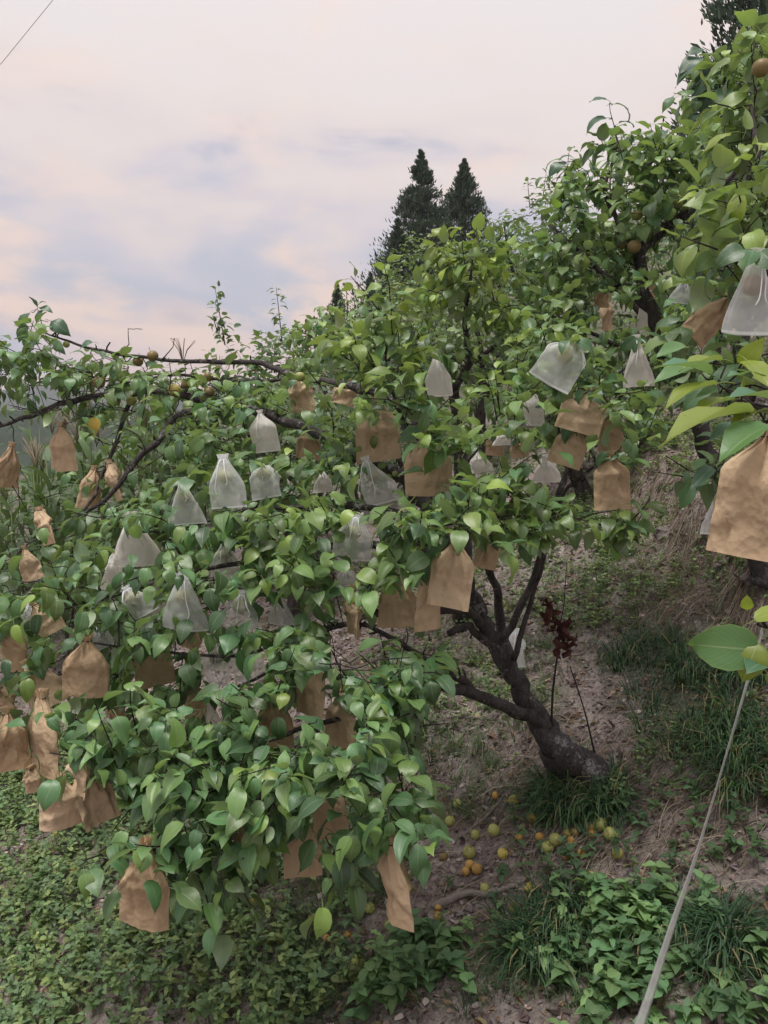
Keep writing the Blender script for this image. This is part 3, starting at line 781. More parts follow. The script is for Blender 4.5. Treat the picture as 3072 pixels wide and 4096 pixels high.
# (kind, px, py, w, h, depth, roll degrees, label)
PB = [
 ('p', 256, 1810, 115, 145, 4.3, -4, 'brown paper bag in shade high on the left, above the corn'),
 ('p', 26, 1880, 52, 135, 4.2, 12, 'narrow brown paper bag at the left edge, above the corn tassels'),
 ('p', 465, 1940, 60, 125, 4.0, -14, 'slim brown paper bag behind the slanting dark limb'),
 ('p', 358, 1965, 62, 125, 4.05, 3, 'brown paper bag half hidden where two dark limbs meet'),
 ('p', 186, 2110, 85, 140, 3.8, -16, 'folded tan paper bag hanging over the corn leaves'),
 ('p', 127, 2262, 85, 130, 3.8, -14, 'small square tan paper bag tilted on the twig by the corn'),
 ('p', 1209, 1590, 105, 115, 4.1, -8, 'brown paper bag under the long dark limb, with a round pear above'),
 ('p', 1372, 1585, 95, 80, 4.2, 18, 'small tilted brown bag just right of the bag under the pear'),
 ('p', 1228, 1785, 95, 100, 4.0, 5, 'crumpled orange brown bag in the shady middle of the tree'),
 ('p', 1515, 1750, 180, 190, 3.3, -6, 'wide brown paper bag, upper left of the touching pair in the centre'),
 ('p', 1715, 1880, 195, 200, 3.15, -2, 'crumpled brown paper bag, lower right of the touching pair in the centre'),
 ('p', 2322, 1655, 185, 165, 3.05, 14, 'dome shaped light tan paper bag right under the sheer white bag'),
 ('p', 2262, 1797, 135, 145, 3.15, 20, 'brown paper bag tucked below the dome shaped bag'),
 ('p', 2449, 1930, 155, 210, 3.05, -2, 'tall tan paper bag hanging alone over the path bank'),
 ('p', 2440, 1725, 75, 160, 3.3, -5, 'dim brown bag behind the leaves right of the dome shaped bag'),
 ('p', 2812, 1300, 130, 170, 2.6, 38, 'long tan bag slanting up to the big sheer bag'),
 ('p', 3012, 2032, 262, 395, 1.62, 8, 'largest brown paper bag, cut off by the right edge'),
 ('p', 2758, 1637, 75, 75, 3.4, 30, 'small tan bag peeping under the long bright leaves on the right'),
 ('p', 2407, 1195, 65, 65, 4.6, 0, 'small pale brown bag high among the upper right leaves'),
 ('p', 2430, 1275, 60, 90, 4.7, 0, 'dark brown bag just below the small pale brown bag'),
 ('p', 2591, 1162, 55, 65, 4.9, 10, 'small orange brown bag above a pale cloth bag, upper right'),
 ('p', 1978, 1790, 75, 65, 4.6, 6, 'orange brown bag far back between trunk shoots'),
 ('p', 2079, 1804, 75, 55, 4.7, -6, 'orange brown bag far back beside the pale hanging cloth bag'),
 ('p', 336, 2674, 190, 225, 2.75, 4, 'broad brown paper bag with creased neck on the lower left'),
 ('p', 180, 2760, 165, 150, 2.8, -20, 'brown bag skewed with flared mouth, left of the broad creased bag'),
 ('p', 614, 2652, 155, 190, 3.05, -6, 'rounded brown paper bag between two leaf clumps on the left'),
 ('p', 172, 2965, 150, 250, 2.65, 3, 'tall brown paper bag under the skewed flared bag'),
 ('p', 37, 2985, 100, 190, 2.6, -6, 'brown paper bag cut by the left edge, beside the tall bag'),
 ('p', 35, 2815, 62, 105, 2.8, -18, 'slim brown bag at the left edge above the tall bag'),
 ('p', 205, 2495, 125, 110, 3.0, -32, 'brown bag lying aslant on leaves above the broad creased bag'),
 ('p', 55, 2610, 100, 150, 3.0, 0, 'shaded dull brown bag at the left edge'),
 ('p', 778, 2822, 78, 115, 3.0, 2, 'small brown bag in front of a pale cloth strip'),
 ('p', 450, 2850, 85, 90, 3.1, 8, 'dark brown bag deep in shade over the grey lower limb'),
 ('p', 755, 2565, 85, 75, 3.3, 30, 'dark reddish bag deep in the leaves right of the rounded bag'),
 ('p', 1802, 2302, 175, 265, 2.6, 4, 'long brown paper bag hanging in front of the trunk fork'),
 ('p', 1722, 2398, 85, 220, 2.75, -4, 'narrow brown bag right behind the long bag at the trunk fork'),
 ('p', 1413, 2465, 72, 150, 2.85, -4, 'narrow pleated brown bag left of the shaded wide one'),
 ('p', 1586, 2427, 145, 160, 2.9, 3, 'wide shaded brown bag left of the trunk fork'),
 ('p', 1240, 2767, 135, 190, 2.6, 4, 'brown paper bag with a torn flap below two hanging leaves'),
 ('p', 1104, 2896, 145, 185, 2.65, 0, 'dark brown bag behind bright green leaves, low in the middle'),
 ('p', 1357, 2884, 100, 195, 2.7, 6, 'dark twisted bag right of the bag with the torn flap'),
 ('p', 1944, 2223, 95, 110, 3.1, 12, 'dark bag behind dusky leaves beside the trunk shoot'),
 ('p', 240, 3232, 165, 165, 2.45, 1, 'bell shaped brown bag, the lowest of the bunch at the left'),
 ('p', 392, 3195, 130, 200, 2.5, -14, 'pleated brown bag right of the bell shaped bag'),
 ('p', 322, 3105, 65, 150, 2.4, 4, 'thin folded bag between the bell shaped and pleated bags'),
 ('p', 128, 3125, 75, 80, 2.6, 0, 'small stub of brown bag left of the bell shaped bag'),
 ('p', 572, 3575, 210, 270, 2.2, 3, 'lowest big brown paper bag, hanging alone over the weeds'),
 ('p', 957, 3325, 45, 90, 2.4, -20, 'sliver of brown bag in the low leaves left of centre'),
 ('p', 1325, 3255, 135, 180, 2.35, -6, 'plain tan bag behind the long drooping leaves, low centre'),
 ('p', 1210, 3405, 150, 200, 2.4, 2, 'dim brown bag crossed by a thin dark twig, low centre'),
 ('p', 1582, 3545, 100, 265, 2.1, -2, 'tall pointed brown bag under the lowest leaf rosette'),
 ('m', 913, 1930, 150, 200, 3.1, -6, 'sheer white mesh bag with a round pear and hanging cords'),
 ('m', 755, 2010, 160, 175, 3.2, -4, 'sheer grey bag left of the mesh bag with hanging cords'),
 ('m', 1062, 1920, 135, 150, 3.3, -10, 'sheer bag right of the mesh bag with hanging cords'),
 ('c', 1061, 1735, 110, 145, 3.7, -8, 'cream cloth bag under the end of a thick grey limb'),
 ('c', 1758, 1508, 105, 150, 3.5, -6, 'slender white cloth bag in the upper middle, cords trailing'),
 ('m', 1524, 1930, 140, 185, 3.25, -14, 'sheer white bag between the two large brown bags in the centre'),
 ('m', 1407, 2150, 165, 180, 2.95, 4, 'sheer bag of even trapezoid shape with a pear at its neck'),
 ('c', 1925, 1850, 95, 80, 3.4, -8, 'cream bag half hidden right of the crumpled brown bag'),
 ('c', 2005, 1750, 80, 60, 3.7, -4, 'pale cloth bag corner far behind the leaves, right of centre'),
 ('m', 2226, 1465, 180, 200, 3.0, 26, 'bright sheer bag swinging aside above the dome shaped paper bag'),
 ('c', 2566, 1455, 125, 175, 3.5, -4, 'pale cloth bag hanging open behind dark leaves on the right'),
 ('m', 2990, 1180, 210, 310, 2.1, 4, 'biggest sheer bag with white cords at the right edge'),
 ('m', 2868, 2035, 140, 205, 2.55, 6, 'sheer greenish bag with a round pear beside the largest paper bag'),
 ('c', 2590, 1250, 65, 130, 4.4, -3, 'narrow white cloth bag above the open pale one, upper right'),
 ('m', 2727, 1168, 110, 95, 3.6, 8, 'faint sheer bag in the gap between upper right branches'),
 ('c', 2137, 1640, 85, 120, 3.6, 0, 'dull cream bag behind dark leaves left of the dome shaped bag'),
 ('c', 2196, 1880, 105, 95, 3.7, 0, 'white cloth bag low behind the brown bag tucked under the dome'),
 ('m', 730, 2415, 190, 215, 2.75, 5, 'clear bluish mesh bag with flat bottom on the lower left'),
 ('m', 952, 2445, 150, 145, 2.9, 4, 'greyish sheer bag right of the clear bluish mesh bag'),
 ('m', 556, 2415, 115, 130, 2.9, -28, 'sheer bag slanting behind leaves, left of the clear bluish bag'),
 ('m', 410, 2550, 95, 100, 2.95, -20, 'wisp of sheer bag over the broad creased paper bag'),
 ('m', 130, 2470, 62, 130, 3.1, 0, 'thin pale sheer bag at far left behind leaves'),
 ('c', 540, 2170, 200, 190, 3.4, -3, 'large cream cloth bag deep in the left canopy'),
 ('c', 452, 2290, 85, 140, 3.5, 4, 'small cream bag just below left of the large cream one'),
 ('m', 866, 2655, 105, 175, 3.1, 4, 'faint sheer bag in the middle of the left leaves'),
 ('m', 990, 2650, 130, 155, 3.05, -3, 'faint sheer bag, right one of the two in the left leaves'),
 ('c', 812, 2850, 150, 90, 3.1, 0, 'pale cloth strip behind a small brown bag'),
 ('m', 900, 2235, 110, 135, 3.2, 0, 'sheer bag among leaves above the greyish sheer bag'),
 ('m', 1394, 2310, 90, 90, 3.1, 0, 'small sheer bag hanging below the even trapezoid bag'),
 ('m', 1123, 2440, 105, 125, 3.05, 0, 'sheer bag left of the narrow pleated paper bag'),
 ('m', 2073, 2600, 48, 150, 3.75, 0, 'pale greenish mesh bag hanging behind the trunk'),
 ('c', 1290, 1925, 80, 90, 3.7, 0, 'pale bag corner behind twigs left of the central pair'),
]
NECKED = ('long brown paper', 'tall tan', 'rounded brown', 'dome shaped', 'broad brown', 'small square', 'folded tan')
PB2 = []
for k_, x, y, w, h, d, r_, lb in PB:
    BAGS.append((x, y, w, h, d))
    f_ = {'p': 1.08 if lb.startswith(NECKED) else 1.30, 'm': 1.04, 'c': 1.12}[k_]; a = math.radians(r_)
    PB2.append((k_, x + math.sin(a) * (f_ - 1) * h * .5, y - math.cos(a) * (f_ - 1) * h * .5, w, h * f_, d, r_, lb))
PB = PB2
for q in [(611, 1424, 46, 4.2), (697, 1560, 50, 4.0), (836, 1569, 45, 4.0), (833, 1507, 40, 4.05), (395, 1532, 50, 4.1), (525, 1603, 42, 4.1), (1200, 1507, 40, 3.75), (3045, 272, 72, 2.55), (2718, 802, 56, 3.8), (2536, 988, 55, 3.85), (2548, 860, 46, 3.95)]: CLEARS.append((q[0], q[1] + 8, q[2] * .75, q[2] * .75, q[3], .92))
EXPOSED = [([(1178, 1505), (1024, 1449), (864, 1452), (605, 1433), (370, 1396), (173, 1328)], 3.95, 34, .8), ([(1647, 1674), (1456, 1557), (1300, 1530)], 3.75, 45, .85), ([(790, 1594), (600, 1563)], 4.2, 36, .7), ([(400, 1585), (327, 1594), (185, 1637), (62, 1686), (0, 1708)], 4.3, 46, .9),
           ([(728, 1655), (648, 1742), (537, 1853), (426, 1995)], 3.95, 50, .9), ([(518, 1612), (457, 1785), (401, 1920), (370, 1995)], 4.1, 40, .85), ([(1024, 1643), (1147, 1680), (1240, 1711)], 3.85, 42, .8), ([(1580, 1884), (1680, 1930)], 3.5, 40, .8),
           ([(1487, 2186), (1271, 2186)], 3.1, 28, .7), ([(648, 2322), (432, 2390)], 3.0, 30, .7), ([(2562, 1040), (2640, 930), (2740, 860)], 4.0, 48, .92), ([(1814, 1557), (1876, 1452)], 4.7, 40, .9), ([(1166, 2026), (1350, 2020), (1567, 2051)], 3.2, 26, .6)]
# places where the picture looks past the leaves
CLEARS[:0] = [(2150, 2800, 330, 430, 9, 1), (2350, 2350, 240, 160, 9, 1), (2750, 2300, 250, 240, 9, .97), (2620, 1880, 90, 150, 9, .9), (2500, 3000, 560, 640, 9, 1), (1900, 2560, 170, 90, 9, .9),
           (1420, 2620, 110, 110, 9, .92), (1780, 2560, 200, 60, 9, .9), (100, 3350, 300, 130, 9, .97), (170, 1830, 220, 140, 4.6, .85), (90, 2040, 170, 170, 4.6, .9), (60, 2280, 130, 110, 4.6, .75), (300, 2030, 120, 90, 4.6, .6), (520, 1870, 130, 90, 4.6, .65), (520, 3285, 120, 60, 9, .9), (760, 3290, 110, 35, 9, .7), (200, 3400, 170, 70, 9, .9), (120, 1600, 130, 60, 9, .7),
           (1900, 2950, 200, 260, 9, 1), (2150, 3600, 420, 420, 9, 1), (2380, 1960, 60, 130, 3.4, .7), (2960, 2330, 200, 110, 9, 1), (1640, 2640, 60, 60, 9, .6), (560, 1320, 200, 70, 9, .85), (2800, 1900, 120, 170, 1.58, .9)]

# ---- the leaning pear tree in the middle of the picture
base = G(2375, 3165)
A_ = Tree('pear_tree', 'leaning pear tree with swollen grey trunk base, laden with bags', base)
A_.core = P(1900, 2450, 3.45)
A_.limb([(2380, 3210, 3.80, 215), (2320, 3115, 3.76, 165), (2250, 3020, 3.72, 135), (2185, 2930, 3.68, 108), (2120, 2820, 3.62, 82), (2040, 2680, 3.55, 68), (1975, 2560, 3.5, 64), (1920, 2450, 3.45, 58), (1870, 2350, 3.4, 52)],
        'trunk', 22, .16, 9, 'swollen grey trunk base leaning to the left')
A_.limb([(2160, 2890, 3.64, 70), (2210, 2955, 3.62, 88), (2290, 3022, 3.62, 115), (2365, 3095, 3.64, 150), (2405, 3200, 3.68, 215)], 'root_flare', 16, .12, 9, 'smooth grey upper ridge of the trunk base')
A_.limb([(1870, 2350, 3.4, 70), (1780, 2150, 3.4, 62), (1680, 1980, 3.45, 58), (1580, 1884, 3.5, 52), (1400, 1790, 3.6, 46), (1240, 1715, 3.75, 42), (1024, 1643, 3.95, 36), (790, 1594, 4.15, 30), (600, 1563, 4.2, 26), (327, 1594, 4.3, 24), (185, 1637, 4.3, 22), (62, 1686, 4.3, 17), (-60, 1730, 4.3, 10)])
A_.limb([(1680, 1980, 3.45, 50), (1690, 1800, 3.5, 44), (1647, 1674, 3.6, 40), (1560, 1600, 3.65, 36), (1456, 1557, 3.7, 34), (1300, 1530, 3.8, 30), (1178, 1505, 3.9, 28), (1024, 1449, 4.0, 22), (864, 1452, 4.1, 18), (605, 1433, 4.2, 14), (370, 1396, 4.3, 11), (260, 1360, 4.3, 9), (173, 1328, 4.3, 6)])
A_.limb([(1178, 1512, 3.9, 16), (1090, 1522, 3.95, 14), (900, 1520, 4.05, 13), (700, 1500, 4.15, 12), (500, 1530, 4.2, 10), (350, 1500, 4.25, 8), (180, 1430, 4.3, 5)])
A_.limb([(1024, 1643, 3.95, 28), (860, 1635, 4.0, 28), (728, 1655, 4.0, 28), (648, 1742, 3.95, 26), (537, 1853, 3.9, 24), (426, 1995, 3.85, 18), (330, 2060, 3.8, 10)])
A_.limb([(560, 1560, 4.2, 18), (518, 1612, 4.15, 18), (457, 1785, 4.1, 16), (401, 1920, 4.0, 14), (370, 1995, 3.95, 12), (280, 2090, 3.85, 9), (120, 2170, 3.8, 7), (30, 2260, 3.8, 5)])
A_.limb([(2195, 2915, 3.66, 66), (2048, 2832, 3.5, 50), (1900, 2775, 3.35, 46), (1765, 2742, 3.2, 42), (1641, 2736, 3.05, 40), (1567, 2800, 2.9, 32), (1450, 2850, 2.75, 24), (1250, 2900, 2.6, 20), (1000, 2980, 2.5, 16), (700, 3050, 2.5, 12), (450, 3050, 2.55, 9), (200, 3010, 2.6, 6)])
A_.limb([(1890, 2770, 3.34, 36), (1851, 2717, 3.3, 34), (1740, 2668, 3.2, 28), (1629, 2588, 3.1, 24), (1500, 2520, 3.0, 20), (1400, 2490, 3.0, 18), (1200, 2540, 2.95, 16), (950, 2620, 2.9, 13), (600, 2600, 2.9, 10), (300, 2560, 2.9, 7)])
A_.limb([(1975, 2560, 3.5, 40), (1888, 2460, 3.32, 34), (1777, 2440, 3.2, 32), (1650, 2450, 3.1, 28), (1500, 2455, 3.0, 24), (1382, 2495, 2.95, 22), (1228, 2557, 2.9, 18), (1050, 2700, 2.8, 14), (800, 2800, 2.8, 10)])
A_.limb([(2010, 2620, 3.52, 38), (1888, 2518, 3.4, 30), (1840, 2512, 3.36, 32), (1796, 2530, 3.33, 30)], label='broken limb stub')
A_.limb([(1880, 2370, 3.4, 50), (1750, 2230, 3.25, 42), (1580, 2199, 3.15, 36), (1487, 2186, 3.1, 34), (1271, 2186, 3.1, 28), (1050, 2230, 3.1, 22), (860, 2270, 3.05, 18), (648, 2322, 3.0, 17), (432, 2390, 3.0, 12), (250, 2440, 3.0, 7)])
A_.limb([(1780, 2150, 3.4, 40), (1666, 2082, 3.3, 34), (1567, 2051, 3.25, 30), (1350, 2020, 3.2, 24), (1166, 2026, 3.2, 20), (950, 2050, 3.2, 14), (700, 2120, 3.3, 10), (500, 2130, 3.4, 7)])
A_.limb([(1995, 2590, 3.52, 36), (2080, 2440, 3.45, 30), (2150, 2280, 3.4, 27), (2190, 2130, 3.35, 25), (2235, 1960, 3.3, 26), (2290, 1850, 3.3, 22), (2330, 1700, 3.3, 16), (2330, 1500, 3.4, 10)])
A_.limb([(2055, 2640, 3.5, 26), (2115, 2440, 3.45, 20), (2170, 2250, 3.42, 20), (2215, 2080, 3.4, 18), (2275, 1950, 3.35, 14), (2420, 1840, 3.25, 10), (2480, 1800, 3.2, 6)])
A_.limb([(2050, 2690, 3.58, 40), (2000, 2480, 3.62, 40), (1978, 2340, 3.56, 32), (1945, 2250, 3.45, 28), (1950, 2180, 3.4, 20), (1900, 2050, 3.3, 16), (1850, 1900, 3.2, 12), (1950, 1750, 3.2, 8)])
A_.limb([(1250, 2900, 2.6, 16), (1350, 3050, 2.4, 13), (1450, 3200, 2.25, 10), (1545, 3330, 2.12, 7)])
A_.limb([(1000, 2980, 2.5, 14), (980, 3180, 2.4, 12), (900, 3370, 2.3, 10), (720, 3400, 2.27, 8), (592, 3398, 2.25, 7), (358, 3454, 2.25, 4)])
A_.limb([(1690, 1800, 3.5, 20), (1600, 1650, 3.3, 14), (1550, 1500, 3.2, 10), (1545, 1350, 3.15, 8), (1550, 1215, 3.1, 4)])
A_.limb([(2330, 1700, 3.3, 14), (2420, 1950, 3.15, 9), (2470, 2060, 3.15, 6)])
bl = A_.blob
UPPER = dict(size=.088, droop=.75, up=.15)
for b in [(110, 1440, 130, 90, 4.2, .25, 12), (420, 1500, 230, 80, 4.2, .3, 18), (300, 1600, 300, 90, 4.2, .35, 22), (720, 1590, 250, 110, 4.1, .35, 26), (80, 1540, 110, 110, 4.3, .3, 9), (960, 1600, 220, 130, 3.95, .35, 20),
          (250, 1950, 260, 90, 4.0, .35, 9), (640, 1840, 260, 150, 3.8, .35, 22), (880, 1780, 220, 110, 3.6, .35, 18), (300, 2120, 230, 80, 3.75, .3, 12), (60, 2200, 90, 120, 3.9, .2, 6), (60, 1990, 50, 60, 4.1, .1, 2)]:
    bl(*b[:6], int(b[6] * 1.4), youth=.28, **UPPER)
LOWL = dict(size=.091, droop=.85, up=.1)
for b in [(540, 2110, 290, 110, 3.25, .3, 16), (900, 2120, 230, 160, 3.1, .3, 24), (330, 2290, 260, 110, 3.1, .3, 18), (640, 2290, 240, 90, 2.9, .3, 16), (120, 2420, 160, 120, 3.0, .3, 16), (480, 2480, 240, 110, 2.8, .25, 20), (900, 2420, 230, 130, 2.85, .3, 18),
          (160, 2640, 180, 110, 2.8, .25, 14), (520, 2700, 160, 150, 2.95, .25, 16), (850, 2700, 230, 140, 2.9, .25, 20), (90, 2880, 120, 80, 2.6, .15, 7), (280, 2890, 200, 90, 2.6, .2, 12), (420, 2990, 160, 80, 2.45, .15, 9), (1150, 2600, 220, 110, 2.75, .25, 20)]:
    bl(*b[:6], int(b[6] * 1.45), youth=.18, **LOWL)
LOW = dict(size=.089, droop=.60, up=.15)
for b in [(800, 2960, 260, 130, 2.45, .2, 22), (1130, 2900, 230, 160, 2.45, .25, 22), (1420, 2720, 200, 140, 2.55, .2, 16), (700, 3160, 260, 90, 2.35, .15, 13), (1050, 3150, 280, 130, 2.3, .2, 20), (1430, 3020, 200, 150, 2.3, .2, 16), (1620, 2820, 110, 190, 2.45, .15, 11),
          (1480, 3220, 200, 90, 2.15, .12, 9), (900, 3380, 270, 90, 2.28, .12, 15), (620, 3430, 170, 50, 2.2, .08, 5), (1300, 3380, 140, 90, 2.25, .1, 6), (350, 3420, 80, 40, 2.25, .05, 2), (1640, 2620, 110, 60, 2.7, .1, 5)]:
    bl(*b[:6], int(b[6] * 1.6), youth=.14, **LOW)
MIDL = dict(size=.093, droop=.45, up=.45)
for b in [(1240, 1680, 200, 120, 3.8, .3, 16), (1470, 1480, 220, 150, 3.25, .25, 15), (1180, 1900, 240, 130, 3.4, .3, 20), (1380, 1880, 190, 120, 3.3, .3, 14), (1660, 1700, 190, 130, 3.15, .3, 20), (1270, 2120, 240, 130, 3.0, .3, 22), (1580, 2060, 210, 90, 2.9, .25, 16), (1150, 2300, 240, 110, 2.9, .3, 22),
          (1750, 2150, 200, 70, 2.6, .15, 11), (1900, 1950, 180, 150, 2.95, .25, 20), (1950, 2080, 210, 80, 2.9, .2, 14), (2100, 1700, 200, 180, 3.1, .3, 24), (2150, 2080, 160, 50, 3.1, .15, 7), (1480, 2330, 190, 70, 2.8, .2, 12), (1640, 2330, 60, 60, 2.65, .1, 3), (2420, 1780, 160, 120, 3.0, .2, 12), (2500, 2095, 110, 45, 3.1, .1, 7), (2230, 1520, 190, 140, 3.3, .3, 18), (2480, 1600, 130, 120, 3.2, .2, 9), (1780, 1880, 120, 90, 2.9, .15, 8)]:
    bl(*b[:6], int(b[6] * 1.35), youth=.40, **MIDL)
bl(1490, 1370, 150, 130, 3.1, .12, 10, youth=.85, size=.098, droop=.45, up=.5)
bl(1560, 1620, 120, 90, 2.95, .12, 7, youth=.7, size=.098, droop=.5, up=.4)
bl(1560, 1240, 70, 50, 3.05, .05, 2, youth=.8, size=.10, droop=.3, up=.8)
# the lowest rosette and its big leaves
for (x, y, d, sx, sz) in [(1560, 3330, 2.1, .5, .118), (1640, 3400, 2.05, .9, .122), (1500, 3300, 2.12, -.4, .12)]:
    p = P(x, y, d); A_.connect(p); A_.shoot(p, np.array([sx, -.5, .25]), .10, 8, sz, .30, .35, 1.0)
# upright shoots against the sky
for (x, y, x2, y2, d, n) in [(130, 1400, 125, 1330, 4.3, 5), (470, 1430, 500, 1380, 4.2, 5)]:
    p = P(x, y, d); A_.connect(p); A_.shoot(p, P(x2, y2, d) - p, np.linalg.norm(P(x2, y2, d) - p), n, .098, .35, .45)
# sprouts from the trunk base
mb = MB()
def sprout(pts, w):
    pw = catmull([P(*q) for q in pts], 6); v, f = tube(pw, np.linspace(w, w * .6, len(pw)), 6, True, .1, 2); A_.tw.add(v, f); A_.addnodes(pw, np.full(len(pw), w)); return pw
sprout([(2205, 2900, 3.62), (2212, 2760, 3.58), (2232, 2600, 3.52), (2240, 2500, 3.5)], .006)
sprout([(2382, 3030, 3.68), (2340, 2850, 3.6), (2280, 2665, 3.5)], .005)
s1 = sprout([(2240, 2500, 3.5), (2255, 2420, 3.5), (2262, 2330, 3.5), (2268, 2240, 3.5)], .0025)
for (x, y, sx) in [(2268, 2255, -1), (2268, 2250, 1), (2262, 2335, -1), (2262, 2480, 1)]:
    A_.leaf(P(x + sx * 12, y, 3.5), np.array([sx, -.2, .1]), np.array([0, -.4, 1]), .07, YOUNG * .8)
for a in (-.7, -.2, .5): A_.leaf(P(2285, 2655, 3.5), np.array([1, a, -.3 - a * .2]), np.array([0, -.5, 1]), .10, OLD * .9)

# ---- the near pear tree whose branches come in from the right
bR = np.array([2.15, 1.75, float(terrain(2.15, 1.75))])
B_ = Tree('pear_tree', 'near pear tree at the right edge with large bright leaves', bR)
B_.core = P(3400, 1900, 2.0)
B_.limb_w(np.array([bR - [0, 0, .05], bR + [-.02, .02, .5], P(3560, 2250, 1.9), P(3450, 1900, 1.95)]), np.array([.09, .075, .06, .05]), 'trunk', 14)
B_.limb([(3450, 1900, 1.95, 60), (3250, 1700, 1.8, 46), (3090, 1640, 1.65, 34), (2990, 1610, 1.55, 24), (2900, 1560, 1.5, 12)])
B_.limb([(3450, 1900, 1.95, 70), (3300, 1400, 2.2, 50), (3150, 1000, 2.4, 36), (3060, 700, 2.5, 24), (3000, 420, 2.6, 12)])
B_.limb([(3450, 1900, 1.95, 60), (3300, 2150, 1.6, 40), (3150, 2400, 1.3, 28), (3040, 2500, 1.15, 18)])
B_.limb([(3300, 1400, 2.2, 30), (3120, 1150, 2.15, 20), (2990, 1000, 2.1, 12)])
bb = B_.blob
def leaf_at(t, bx, by, tx, ty, d0, d1, n, c, tw=True, var=-1):
    """a leaf from its base to its tip, both given as picture points with depth"""
    a, e = P(bx, by, d0), P(tx, ty, d1); L = float(np.linalg.norm(e - a))
    t.leaf(a, e - a, np.array(n, float), L * 1.04, c, var)
    if tw:
        q = a - (e - a) * .16 - np.array([0, 0, .012]); t.connect(q)
NEAR = [(2830, 1470, 2860, 1340, 1.5, 1.47, (-.2, -.9, .3), YOUNG), (2960, 1460, 3060, 1350, 1.45, 1.42, (.1, -.9, .35), YOUNG * .95), (2838, 1497, 2628, 1452, 1.45, 1.40, (.1, -.25, 1), OLD * 1.5), (2860, 1538, 2646, 1632, 1.42, 1.38, (.15, -.05, 1), YOUNG * .85), (2995, 1652, 2638, 1756, 1.32, 1.25, (.15, -.02, 1), YOUNG * .8),
        (3080, 1705, 2872, 1836, 1.3, 1.22, (.25, -.1, 1), MIDC * 1.1), (3085, 1600, 2905, 1582, 1.35, 1.3, (0, -.3, 1), OLD * 1.4), (3000, 1512, 2905, 1500, 1.4, 1.36, (0, -.2, 1), OLD * 1.5), (2790, 1488, 2606, 1525, 1.5, 1.46, (.1, -.4, .9), MIDC * 1.2), (2745, 1388, 2622, 1425, 1.6, 1.56, (.1, -.6, .8), MIDC * 1.2),
        (2985, 1440, 3080, 1548, 1.42, 1.36, (.2, -.8, .5), YOUNG * .9), (3010, 1690, 2880, 1640, 1.4, 1.38, (.1, -.5, .8), OLD * 1.3), (2900, 1560, 2770, 1590, 1.5, 1.5, (0, -.6, .8), MIDC), (3060, 1500, 2960, 1560, 1.45, 1.4, (0, -.5, .9), YOUNG * .8), (3030, 1420, 2950, 1370, 1.55, 1.52, (0, -.6, .8), MIDC),
        (3060, 2030, 3110, 2070, 1.5, 1.45, (-.2, -.6, .8), OLD * 1.4), (2850, 1870, 2760, 1960, 2.5, 2.45, (-.2, -.7, .6), OLD * .8), (2900, 1860, 2890, 1980, 2.45, 2.42, (.1, -.9, .4), OLD * .9), (2820, 1840, 2770, 1880, 2.5, 2.47, (0, -.6, .8), MIDC * .9)]
NEAR += [(2930, 1600, 2760, 1660, 1.42, 1.38, (.1, -.1, 1), YOUNG * .75), (2880, 1440, 2720, 1470, 1.5, 1.46, (.1, -.2, 1), YOUNG * .8), (3060, 1650, 2920, 1690, 1.35, 1.3, (.1, -.2, 1), YOUNG * .7), (3070, 1540, 2960, 1470, 1.4, 1.38, (.0, -.4, 1), MIDC * 1.2), (2960, 1700, 2830, 1760, 1.45, 1.42, (.1, -.3, 1), OLD), (2900, 1650, 2800, 1700, 1.5, 1.48, (.1, -.4, 1), OLD * .9)]
for i, q in enumerate(NEAR): leaf_at(B_, *q, var=NVAR if i not in (0, 1, 10) else NVAR + 1)
p = P(3030, 2500, 1.12); B_.connect(p)
for (x, y, dx, dz, n_, sz, c) in [(3030, 2600, (-1, .0, .10), 0, (.0, -1.0, .25), .112, MIDC * 1.0), (3030, 2570, (-.5, -.4, -.8), 0, (-.3, -.8, .5), .07, YOUNG * .7), (3020, 2480, (.6, -.3, .35), 0, (0, -.5, 1), .08, YOUNG * .9), (3050, 2660, (-.5, -.6, .2), 0, (.1, -.5, 1), .06, OLD), (3060, 2700, (.8, -.4, -.2), 0, (0, -.4, 1), .08, YOUNG * .7), (2990, 2440, (-.2, -.3, .7), 0, (-.5, -.8, .1), .03, YOUNG)]:
    B_.leaf(P(x, y, 1.12), np.array(dx), np.array(n_), sz, c)
bb(2990, 830, 110, 190, 2.5, .25, 14, youth=.75, size=.115, droop=.5)
bb(2960, 560, 110, 160, 2.7, .25, 12, youth=.55, size=.11, droop=.55)
bb(2930, 1010, 110, 90, 2.4, .2, 9, youth=.7, size=.12, droop=.6)
bb(2790, 1240, 110, 100, 2.7, .2, 7, youth=.3, size=.11, droop=.6)
bb(2980, 1400, 100, 90, 2.3, .2, 5, youth=.3, size=.11, droop=.6)
bb(2850, 1880, 100, 60, 2.6, .15, 6, youth=.12, size=.10, droop=.6)
bb(3040, 300, 60, 130, 2.7, .2, 7, youth=.6, size=.11, droop=.5)

